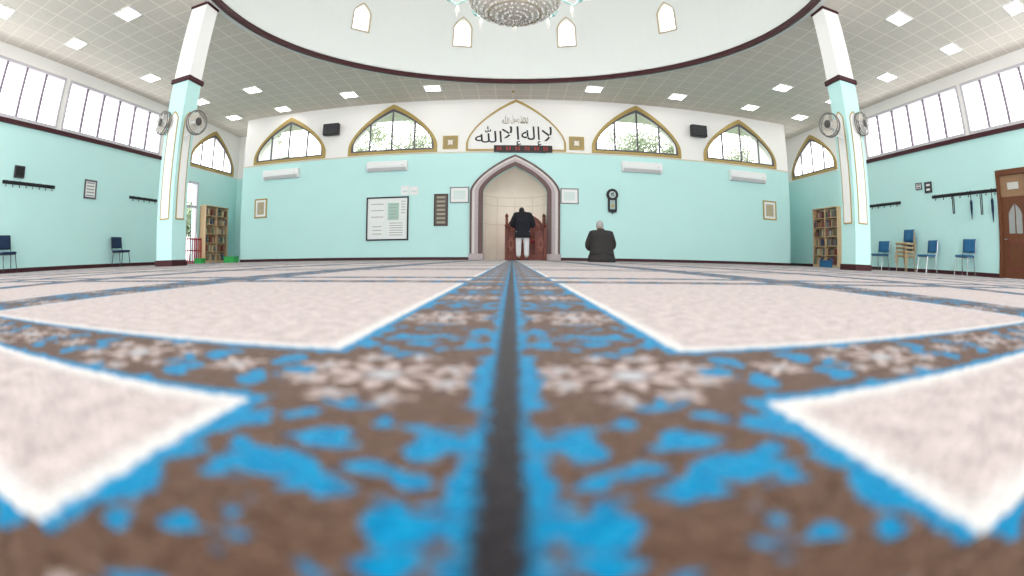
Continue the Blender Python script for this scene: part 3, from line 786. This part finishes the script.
def wally(px, s):
    return onX(px, 262, s * cx_).y
proto_n = make_chair(navy, navy, dgrey, 'x')
place(proto_n, (-cx_, wally(121, -1), 0), 0, 'dark navy chair standing alone by the left wall nearer the column', None, 1.08)
place(copytree(proto_n), (-cx_, wally(7, -1), 0), 0, 'dark navy chair cut by the left edge of the photo', None, 1.08)
proto_b = make_chair(blue, blue, chrome, 'x')
place(proto_b, (cx_, wally(965, 1), 0), PI, 'blue chair standing closest to the brown door', None, 1.15)
place(copytree(proto_b), (cx_, wally(880, 1), 0), PI + .15, 'blue chair nearest the column at right', None, 1.12)
place(copytree(proto_b), (cx_, wally(927, 1), 0), PI - .2, 'blue chair just right of the beige chair stack', None, 1.12)
proto_s = make_chair(beige, blue, beige, 'x')
ys = wally(906, 1)
for i, lb in enumerate(('bottom beige chair of the stack by the right wall', 'second lowest beige chair of the stack by the right wall', 'third lowest beige chair of the stack by the right wall', 'topmost beige chair of the stack by the right wall')):
    o = proto_s if i == 0 else copytree(proto_s)
    place(o, (cx_ - .03 * i, ys, .125 * i), PI, lb, 'stacked beige chairs', 1.08)

# ------------------------------------------------------------------ hook rails and wall bits
def rail(fm, X, px, lab, nh, drop=.12):
    a0, a1, z0, z1 = sr(*px, X); zc = (z0 + z1) / 2
    r = thing('hook_rail', lab, 'hook rail', fm((a0 + a1) / 2, zc, 0))
    fin('board', plate(NB(), [rect(a0, a1, zc - .045, zc + .045)], 0, .025, fm), black, r)
    for i in range(nh):
        a = a0 + (a1 - a0) * (i + .5) / nh; b = NB()
        tube(b, [fm(a, zc, .02), fm(a, zc - .01, .08), fm(a, zc + .04, .10)], .012, 6); tube(b, [fm(a, zc - .02, .02), fm(a, zc - drop, .05), fm(a, zc - drop + .03, .08)], .010, 6)
        fin('hook', b, black, r)
    return a0, a1, zc
rail(lmap, -WX, (2, 180, 55, 189), 'long black hook rail near the left edge of the photo', 8)
rail(lmap, -WX, (129, 196, 157, 202), 'short black hook rail beside the column at left', 5)
rail(rmap, WX, (870, 202, 901, 207), 'short black hook rail beside the column at right', 5)
a0, a1, zc = rail(rmap, WX, (932, 189, 1000, 198), 'long black hook rail near the brown door', 8)
for i, (px, ln, kind) in enumerate(((953, .55, 0), (972, .75, 1), (981, .62, 0), (993, .85, 1))):
    a = onX(px, 195, WX).y
    lab = ('short dark strap hanging first from the left on the long rail', 'furled black umbrella hanging on the long rail, left one', 'dark strap hanging between two umbrellas on the long rail', 'furled black umbrella hanging closest to the brown door')[i]
    if kind:
        r = thing('umbrella', lab, 'umbrella', rmap(a, zc - ln, .1))
        b = NB(); tube(b, [rmap(a, zc - .2, .1), rmap(a, zc - .28, .1), rmap(a, zc - ln * .6, .1), rmap(a, zc - ln, .1)], [.02, .05, .045, .012], 10); fin('canopy', b, navy, r)
        b = NB(); tube(b, [rmap(a, zc - .21, .1), rmap(a, zc, .1), rmap(a, zc + .05, .09), rmap(a, zc + .02, .05)], .013, 8); fin('handle', b, black, r)
    else:
        b = NB()
        tube(b, [rmap(a - .03, zc - ln, .014), rmap(a - .035, zc - .1, .02), rmap(a, zc + .02, .036), rmap(a + .035, zc - .1, .02), rmap(a + .03, zc - ln, .014)], .015, 6, True)
        tag(fin('strap', b, black, None, 'base'), lab, 'strap')
framed('picture_frame', None, alu, paper, 'small framed notice on the left wall between the hook rails', fm=lmap, q=sr(84, 180, 96, 199, -WX), bw=.05, rows=5, rowm=printg)
for px, lab in (((916, 183, 922, 190), 'small pale sign on the right wall, left one of a pair'), ((925, 182, 932, 193), 'small dark sign on the right wall above the hook rail')):
    framed('wall_sign', None, dgrey if 'dark' in lab else alu, mat('sign_dark', (.05, .06, .06), .5, .1) if 'dark' in lab else paper, lab, 'sign', fm=rmap, q=sr(*px, WX), bw=.03, rows=2, rowm=paper if 'dark' in lab else dgrey)
a0, a1, z0, z1 = sr(14, 166, 24, 178, -WX)
r = thing('wall_socket_box', 'small dark box on the left wall above the long hook rail', 'box', lmap((a0 + a1) / 2, z0, 0))
fin('housing', plate(NB(), [rect(a0, a1, z0, z1)], 0, .07, lmap), dgrey, r)
fin('cover', plate(NB(), [rect(a0 + .04, a1 - .04, z0 + .04, z1 - .04)], .07, .085, lmap), black, r)

# ------------------------------------------------------------------ doors
a0, a1, z1 = RD
r = thing('door_1', 'brown wooden door with glazed upper panel at the right edge', 'door', rmap((a0 + a1) / 2, 0, 0), 0, None, 'structure')
fin('door_frame', plate(NB(), [[(a0 - .02, 0), (a0 - .02, z1 + .08), (a1 + .06, z1 + .08), (a1 + .06, 0), (a1 - .06, 0), (a1 - .06, z1 - .06), (a0 + .06, z1 - .06), (a0 + .06, 0)]], -.1, .05, rmap), doorw, r)
dc = (a0 + a1) / 2; dwid = (a1 - a0) / 2
lf = fin('door_leaf', plate(NB(), [rect(a0 + .06, a1 - .06, .01, 2.1), arch(dc, dwid - .30, 1.15, 1.62, 1.92, 8)], -.08, -.03, rmap), doorw, r)
fin('door_glass', plate(NB(), [arch(dc, dwid - .30, 1.15, 1.62, 1.92, 8)], -.06, -.05, rmap), mat('door_glass', (.34, .36, .35), .15, .1), r)
fin('glazing_bar', plate(NB(), [rect(dc - .015, dc + .015, 1.15, 1.9)], -.05, -.03, rmap), doorw, r)
fin('lower_panel', plate(NB(), [rect(a0 + .24, a1 - .24, .2, .95), rect(a0 + .29, a1 - .29, .25, .9)], -.03, -.015, rmap), dwood, r)
fin('transom', plate(NB(), [rect(a0 + .06, a1 - .06, 2.1, z1 - .06)], -.08, -.03, rmap), mat('transom_tan', (.30, .18, .10), .5, .1), r)
fin('transom_sign', plate(NB(), [rect(a0 + .35, a1 - .35, 2.28, 2.46)], -.03, -.015, rmap), mat('sign_pale', (.60, .60, .56), .6, .1), r)
b = NB(); tube(b, [rmap(a1 - .15, 1.0, -.03), rmap(a1 - .15, 1.0, .03), rmap(a1 - .27, 1.0, .03)], .012, 8); fin('door_handle', b, chrome, r)
a0, a1, z1 = LD
r = thing('door_2', 'tall white framed glass door behind the column at left', 'door', lmap((a0 + a1) / 2, 0, 0), 0, None, 'structure')
fin('door_frame', plate(NB(), [rect(a0, a1, 0, z1), rect(a0 + .08, a1 - .08, .1, 2.2), rect(a0 + .08, a1 - .08, 2.3, z1 - .08)], -.1, .03, lmap), paleframe, r)
fin('glass_pane', plate(NB(), [rect(a0 + .05, a1 - .05, .05, z1 - .05)], -.06, -.05, lmap), glass, r)
b = NB(); tube(b, [lmap(a1 - .05, 1.0, .03), lmap(a1 - .05, 1.0, .08), lmap(a1 - .05, 1.2, .08), lmap(a1 - .05, 1.2, .03)], .012, 8); fin('door_handle', b, chrome, r)
# red gate
r = thing('barrier_gate', 'red slatted barrier gate standing in front of the glass door', 'gate', lmap((a0 + a1) / 2, 0, .25))
b = NB()
for z in (.08, .5, .95): tube(b, [lmap(a0 - .1, z, .25), lmap(a1 + .05, z, .25)], .022, 8)
fin('rail', b, red, r)
for i in range(8):
    y = a0 - .1 + (a1 - a0 + .15) * i / 7; b = NB(); tube(b, [lmap(y, 0, .25), lmap(y, 1.0, .25)], .025, 8); fin('upright', b, red, r)

# ------------------------------------------------------------------ bookcases with books
bmats = [mat('book_%s' % n, c, .6, .15, 20) for n, c in (('maroon', (.25, .09, .07)), ('green', (.14, .22, .14)), ('navy', (.09, .11, .20)), ('brown', (.33, .20, .11)), ('black', (.07, .06, .055)), ('tan', (.60, .48, .31)))]
bprotos = []
for i, m_ in enumerate(bmats):
    b = NB(); box(b, 0, .19, -.024, .024, 0, .27, .006); bprotos.append(b)
def bookcase(X, y0, wd, rz, hgt, lab, side):
    r = thing('bookcase', lab, 'bookcase', (X, y0 + wd / 2, 0), rz)
    D = .34; h2 = wd / 2
    for y in (-h2 + .015, 0, h2 - .015): fin('upright', box(NB(), 0, D, y - .015, y + .015, 0, hgt, .003), wood, r, False)
    fin('back_panel', box(NB(), 0, .012, -h2 + .03, h2 - .03, .08, hgt - .03), wood, r, False)
    fin('top', box(NB(), -.0, D + .02, -h2 - .015, h2 + .015, hgt, hgt + .04, .006), wood, r, False)
    fin('plinth', box(NB(), .02, D - .02, -h2 + .03, h2 - .03, 0, .08), wood, r, False)
    n = 6; M = WM[r.name]
    for i in range(n):
        z = .08 + (hgt - .1) / n * i
        for (a, b_) in ((-h2 + .031, -.016), (.016, h2 - .031)):
            fin('shelf', box(NB(), .012, D - .01, a, b_, z, z + .022), wood, r, False)
            y = a + .03
            while y < b_ - .05:
                if random.random() < .16: y += random.uniform(.05, .16); continue
                kx = random.randrange(6); key = ('bk', kx)
                if key not in MATS:
                    me = bpy.data.meshes.new('book'); bprotos[kx].to_mesh(me); me.materials.append(bmats[kx]); MATS[key] = me
                o = bpy.data.objects.new('book', MATS[key]); C.objects.link(o)
                o.location = M @ Vector((.125, y, z + .0225)); o.rotation_euler = (0, 0, rz); o.scale = (1, 1, random.uniform(.72, 1.08))
                tag(o, 'hardback book standing in the rows of the bookcase at %s' % side, 'book', 'books on the bookcase at %s' % side)
                y += .052
bookcase(-WX + .035, 15.35, 1.7, 0, 2.3, 'pale wooden bookcase full of books in the left corner', 'left')
bookcase(WX - .035, 14.1, 1.7, PI, 2.3, 'pale wooden bookcase full of books in the right corner', 'right')
def crate(px, py, Y, w, d, h, m_, lab):
    p = onY(px, py, Y); r = thing('storage_crate', lab, 'crate', (p.x, Y, 0))
    b = NB(); X = p.x
    plate(b, [rect(-w / 2, w / 2, -d / 2, d / 2), rect(-w / 2 + .02, w / 2 - .02, -d / 2 + .02, d / 2 - .02)], .02, h, lambda a, q, c: Vector((X + a, Y + q, c)))
    fin('walls', b, m_, r); fin('bottom', box(NB(), X - w / 2, X + w / 2, Y - d / 2, Y + d / 2, 0, .02), m_, r)
    fin('rim', plate(NB(), [rect(-w / 2 - .02, w / 2 + .02, -d / 2 - .02, d / 2 + .02), rect(-w / 2 + .02, w / 2 - .02, -d / 2 + .02, d / 2 - .02)], h, h + .03, lambda a, q, c: Vector((X + a, Y + q, c))), m_, r)
crate(231, 258, 15.0, .5, .35, .2, green, 'green plastic crate on the floor right of the bookcase at left')
crate(200, 260, 14.3, .35, .3, .16, green, 'small green crate on the floor below the bookcase at left')
crate(826, 263, 14.0, .4, .35, .22, blue, 'blue plastic crate on the floor before the bookcase at right')

# ------------------------------------------------------------------ people
def skin(V, E, Rr, sub=2, sy=1.0, relax=0):
    me = bpy.data.meshes.new('sk'); me.from_pydata(V, E, []); ob = bpy.data.objects.new('sk', me); C.objects.link(ob)
    ob.modifiers.new('s', 'SKIN'); s_ = ob.modifiers.new('d', 'SUBSURF'); s_.levels = sub
    for i, q in enumerate(Rr):
        d = me.skin_vertices[0].data[i]; d.radius = (q, q); d.use_root = (i == 0)
    dg = bpy.context.evaluated_depsgraph_get(); m2 = bpy.data.meshes.new_from_object(ob.evaluated_get(dg))
    bpy.data.objects.remove(ob)
    bm = NB(); bm.from_mesh(m2)
    if sy != 1:
        for v in bm.verts: v.co.y *= sy
    for _ in range(relax): bmesh.ops.smooth_vert(bm, verts=bm.verts[:], factor=.5, use_axis_x=True, use_axis_y=True, use_axis_z=True)
    return bm
def add_hand(bm, wrist, d, nrm, s):
    wrist, d, nrm = Vector(wrist), Vector(d).normalized(), Vector(nrm).normalized(); side = d.cross(nrm) * s
    tube(bm, [wrist - d * .02, wrist + d * .04, wrist + d * .09], [.026, .038, .030], 10)
    for k_, (o, ln) in enumerate(((-.028, .062), (-.009, .075), (.010, .070), (.027, .055))):
        b0 = wrist + d * .08 + side * o
        tube(bm, [b0, b0 + d * ln * .45 - nrm * .004, b0 + d * ln * .8 - nrm * .015, b0 + d * ln - nrm * .028], [.010, .009, .008, .006], 8)
    b0 = wrist + d * .02 - side * .025
    tube(bm, [b0, b0 - side * .025 + d * .025, b0 - side * .03 + d * .055 - nrm * .01], [.012, .010, .007], 8)
def tiltM(hc, t, tz=0): return Matrix.Translation(hc) @ Matrix.Rotation(tz, 4, 'Z') @ Matrix.Rotation(-t, 4, 'X') @ Matrix.Translation(-hc)
def head_bits(bm, hc, t=0, tz=0):
    hc = Vector(hc); h = NB()
    ball(h, hc + Vector((0, .012, .005)), (.076, .092, .108), 20, 14)
    tube(h, [hc + Vector((0, .09, .03)), hc + Vector((0, .118, -.012)), hc + Vector((0, .095, -.022))], [.008, .016, .010], 8)
    for s_ in (-1, 1): ball(h, hc + Vector((s_ * .078, 0, -.005)), (.010, .022, .032), 10, 8)
    ball(h, hc + Vector((0, .088, -.058)), (.024, .012, .008), 10, 6)
    h.transform(tiltM(hc, t, tz)); me = bpy.data.meshes.new('h'); h.to_mesh(me); h.free(); bm.from_mesh(me); bpy.data.meshes.remove(me)
def hair(r, hc, m_, cutf, t=0, tz=0):
    bm = NB(); hc = Vector(hc); ball(bm, hc + Vector((0, -.002, .014)), (.088, .100, .112), 24, 16)
    dl = [f for f in bm.faces if cutf(f.calc_center_median() - hc)]
    bmesh.ops.delete(bm, geom=dl, context='FACES'); bm.transform(tiltM(hc, t, tz))
    fin('hair', bm, m_, r, False, True)
    for s_ in (-1, 1):
        b = NB(); ball(b, hc + Vector((s_ * .03, .095, .012)), .011, 8, 6); b.transform(tiltM(hc, t, tz)); fin('eye', b, black, r, False, True)

navj = mat('navy_jacket', (.013, .014, .021), .8, .25, 12, bump=.2)
greyj = mat('charcoal_brown_jacket', (.036, .032, .032), .85, .2, 12, bump=.1)
wtrou = mat('white_trousers', (.70, .70, .72), .8, .08, 10)
# standing figure, head bowed
Y = 14.9; p = onY(522.5, 258, Y)
r = thing('person', 'person in a dark jacket and white trousers standing before the prayer niche', 'person', (p.x, Y, 0), .0)
HC = (-.03, .21, 1.615)
V = [(0, 0, .93), (0, 0, 1.10), (0, .01, 1.30), (0, .06, 1.45), (-.01, .12, 1.52), (-.025, .175, 1.575), (-.03, .215, 1.625),
     (.17, .01, 1.39), (.27, .02, 1.13), (.08, .24, 1.12), (-.17, .01, 1.39), (-.27, .02, 1.13), (-.08, .25, 1.15),
     (.10, 0, .86), (.115, .02, .48), (.125, -.02, .09), (.14, .13, .04), (-.10, 0, .86), (-.115, .02, .48), (-.125, -.02, .09), (-.14, .13, .04)]
E = [(0, 1), (1, 2), (2, 3), (3, 4), (4, 5), (5, 6), (2, 7), (7, 8), (8, 9), (2, 10), (10, 11), (11, 12), (0, 13), (13, 14), (14, 15), (15, 16), (0, 17), (17, 18), (18, 19), (19, 20)]
bm = skin(V, E, [.14, .13, .14, .075, .055, .068, .062, .062, .045, .03, .062, .045, .03, .085, .058, .042, .036, .085, .058, .042, .036])
head_bits(bm, HC, .5); add_hand(bm, (.08, .24, 1.12), (-1, .1, .05), (0, 1, 0), 1); add_hand(bm, (-.08, .25, 1.15), (1, .1, -.05), (0, 1, 0), -1)
fin('body', bm, skinm, r, False, True)
V = [(0, 0, .98), (0, 0, .74), (0, 0, 1.18), (0, .01, 1.35), (0, .08, 1.50), (.22, .01, 1.42), (.345, .0, 1.11), (.10, .34, 1.12), (-.22, .01, 1.42), (-.345, 0, 1.11), (-.10, .34, 1.14)]
E = [(0, 1), (0, 2), (2, 3), (3, 4), (3, 5), (5, 6), (6, 7), (3, 8), (8, 9), (9, 10)]
jk = fin('jacket', skin(V, E, [.265, .26, .275, .26, .14, .15, .115, .06, .15, .115, .06], 2, .84, 2), navj, r, False, True)
b = NB(); lathe(b, [(.105, 1.47), (.13, 1.52), (.115, 1.58), (.09, 1.575), (.095, 1.48), (.105, 1.47)], (-.01, .085, 0), 18); fin('collar', b, navj, jk, False, True)
b = NB(); tube(b, [(-.23, -.185, .75), (0, -.225, .745), (.23, -.185, .75)], .012, 6); fin('hem_seam', b, black, jk, False)
V = [(0, 0, .9), (.11, 0, .82), (.125, .01, .48), (.13, -.01, .10), (-.11, 0, .82), (-.125, .01, .48), (-.13, -.01, .10)]
fin('trousers', skin(V, [(0, 1), (1, 2), (2, 3), (0, 4), (4, 5), (5, 6)], [.16, .125, .098, .082, .125, .098, .082], 2), wtrou, r, False, True)
for s_ in (-1, 1):
    b = NB(); ball(b, (s_ * .135, .05, .045), (.05, .13, .045), 14, 8); fin('sock', b, dgrey, r, False, True)
hair(r, HC, mat('black_hair', (.012, .011, .011), .6, .3, 60, bump=.3), lambda d: (d.y > .05 and d.z < .065) or d.z < -.075, .5)
# kneeling figure: sits on the heels, broad rounded shoulders, coat tail on the carpet
Y = 10.6; p = onY(601, 258, Y)
r = thing('person', 'grey haired person in a charcoal jacket kneeling on the carpet', 'person', (p.x, Y, 0), .0)
V = [(0, -.08, .27), (0, -.05, .44), (0, 0, .61), (0, .03, .725), (-.01, .05, .775), (-.01, .07, .83), (-.01, .075, .90),
     (.17, .01, .655), (.26, .09, .42), (.15, .30, .30), (-.17, .01, .655), (-.26, .09, .42), (-.15, .30, .30),
     (.10, -.06, .24), (.15, .40, .11), (.12, -.10, .065), (.10, -.27, .04), (-.10, -.06, .24), (-.15, .40, .11), (-.12, -.10, .065), (-.10, -.27, .04)]
E = [(0, 1), (1, 2), (2, 3), (3, 4), (4, 5), (5, 6), (2, 7), (7, 8), (8, 9), (2, 10), (10, 11), (11, 12), (0, 13), (13, 14), (14, 15), (15, 16), (0, 17), (17, 18), (18, 19), (19, 20)]
bm = skin(V, E, [.14, .13, .14, .075, .055, .075, .07, .062, .045, .03, .062, .045, .03, .085, .062, .042, .034, .085, .062, .042, .034])
hc = (-.02, .08, .845)
head_bits(bm, hc, .15, .3); add_hand(bm, (.15, .30, .30), (-.2, .9, -.45), (0, .45, .9), 1); add_hand(bm, (-.15, .30, .30), (.2, .9, -.45), (0, .45, .9), -1)
fin('body', bm, skinm, r, False, True)
V = [(0, -.08, .36), (0, -.12, .20), (0, -.04, .50), (0, 0, .61), (0, .03, .72), (.205, .01, .625), (.29, .05, .36), (.19, .30, .30), (-.205, .01, .625), (-.29, .05, .36), (-.19, .30, .30)]
E = [(0, 1), (0, 2), (2, 3), (3, 4), (3, 5), (5, 6), (6, 7), (3, 8), (8, 9), (9, 10)]
jk = fin('jacket', skin(V, E, [.29, .29, .265, .23, .11, .13, .12, .07, .13, .12, .07], 2, .85, 3), greyj, r, False, True)
sk = NB(); rows = []
for z, rx, ry, yo in ((.34, .245, .22, -.07), (.20, .285, .26, -.08), (.08, .32, .30, -.09), (.012, .335, .33, -.09), (.006, .31, .30, -.09)):
    rows.append([sk.verts.new((rx * math.cos(2 * PI * i / 40) * (1 + .03 * math.sin(7 * 2 * PI * i / 40) * (.5 - z)), yo + ry * math.sin(2 * PI * i / 40) * (1 + .03 * math.cos(9 * 2 * PI * i / 40) * (.5 - z)), z)) for i in range(40)])
for A_, B_ in zip(rows, rows[1:]):
    for i in range(40):
        j = (i + 1) % 40; sk.faces.new([A_[i], A_[j], B_[j], B_[i]])
fin('jacket_skirt', sk, greyj, jk, False, True)
b = NB(); lathe(b, [(.085, .70), (.095, .745), (.08, .78), (.068, .775), (.075, .71), (.085, .70)], (0, .045, 0), 18); fin('collar', b, greyj, jk, False, True)
V = [(0, -.08, .24), (.11, -.06, .22), (.16, .40, .115), (.13, -.1, .085), (-.11, -.06, .22), (-.16, .40, .115), (-.13, -.1, .085)]
fin('trousers', skin(V, [(0, 1), (1, 2), (2, 3), (0, 4), (4, 5), (5, 6)], [.17, .12, .10, .075, .12, .10, .075], 2), mat('dark_trousers', (.03, .03, .035), .8, .2), r, False, True)
hair(r, hc, mat('grey_hair', (.40, .39, .38), .7, .25, 60, bump=.3), lambda d: (d.y > .03 and d.z < .07) or d.z < -.055, .15, .3)

# ------------------------------------------------------------------ trees outside
def tree(x, y, h, rr, lab, seed):
    rnd = random.Random(seed)
    r = thing('tree', lab, 'tree', (x, y, -.02))
    b = NB(); tube(b, [(x, y, -.02), (x + .1, y, h * .35), (x - .1, y, h * .65), (x, y, h * .92)], [.22, .17, .11, .03], 8)
    ends = []
    for i in range(10):
        a = rnd.uniform(0, 2 * PI); z0 = h * rnd.uniform(.45, .75); L_ = rr * rnd.uniform(.5, 1); e = Vector((x + L_ * math.cos(a), y + L_ * math.sin(a), z0 + L_ * rnd.uniform(.3, .8)))
        tube(b, [(x, y, z0), (x + L_ * .5 * math.cos(a), y + L_ * .5 * math.sin(a), z0 + L_ * .3), e], [.08, .05, .015], 6); ends.append(e)
    fin('trunk', b, barkm, r)
    b = NB(); ends.append(Vector((x, y, h)))
    for e in ends:
        for i in range(420):
            d = Vector((rnd.gauss(0, 1), rnd.gauss(0, 1), rnd.gauss(0, 1))); c = e + d * rr * .2
            n = Vector((rnd.gauss(0, 1), rnd.gauss(0, 1), rnd.gauss(0, 1))).normalized(); u = n.orthogonal().normalized(); v = n.cross(u); s = rnd.uniform(.06, .12)
            b.faces.new([b.verts.new(c + u * s), b.verts.new(c + v * s * .6), b.verts.new(c - u * s), b.verts.new(c - v * s * .6)])
    tag(fin('foliage', b, leafm, r), kind='stuff')
for i, (px, py, Yt, rr, lab) in enumerate(((276, 138, 30, 1.8, 'leafy tree seen through the leftmost front window'), (374, 134, 26, 1.7, 'leafy tree seen through the window left of the calligraphy'), (412, 120, 36, 2.8, 'taller tree behind the window left of the calligraphy'),
        (655, 120, 28, 2.3, 'leafy tree seen through the window right of the calligraphy'), (746, 134, 30, 2.1, 'leafy tree seen through the rightmost front window'), (612, 138, 36, 2.2, 'smaller tree behind the window right of the calligraphy'))):
    p = onY(px, py, Yt); tree(p.x, Yt, p.z, rr, lab, 40 + i)
p = onY(192, 225, 22.0); tree(p.x, 22.0, 3.2, 1.2, 'small leafy tree outside the glass door at left', 61)

# ------------------------------------------------------------------ world, camera
w = bpy.data.worlds.new('World'); sc.world = w; w.use_nodes = True
bg = w.node_tree.nodes['Background']; bg.inputs[0].default_value = (.98, .985, 1, 1); bg.inputs[1].default_value = 4.0
cam = bpy.data.cameras.new('Camera'); co = bpy.data.objects.new('Camera', cam); C.objects.link(co)
M = Matrix.Identity(4)
for i in range(3):
    M[i][0] = RV[i]; M[i][1] = UV[i]; M[i][2] = -FW[i]; M[i][3] = CAM[i]
co.matrix_world = M
cam.sensor_fit = 'HORIZONTAL'; cam.sensor_width = 36; cam.sensor_height = 20.25
cam.lens = F * 36 / 1024; cam.clip_start = .01; cam.clip_end = 200
cam.type = 'PANO'
for tgt in (cam, getattr(cam, 'cycles', None)):
    if tgt is None: continue
    try:
        tgt.panorama_type = 'FISHEYE_EQUISOLID'; tgt.fisheye_lens = F * 36 / 1024; tgt.fisheye_fov = PI
    except Exception as ex: print('no pano', ex)
cam.dof.use_dof = True; cam.dof.focus_distance = 9.0; cam.dof.aperture_fstop = 2.8
sc.camera = co
sc.view_settings.view_transform = 'Standard'
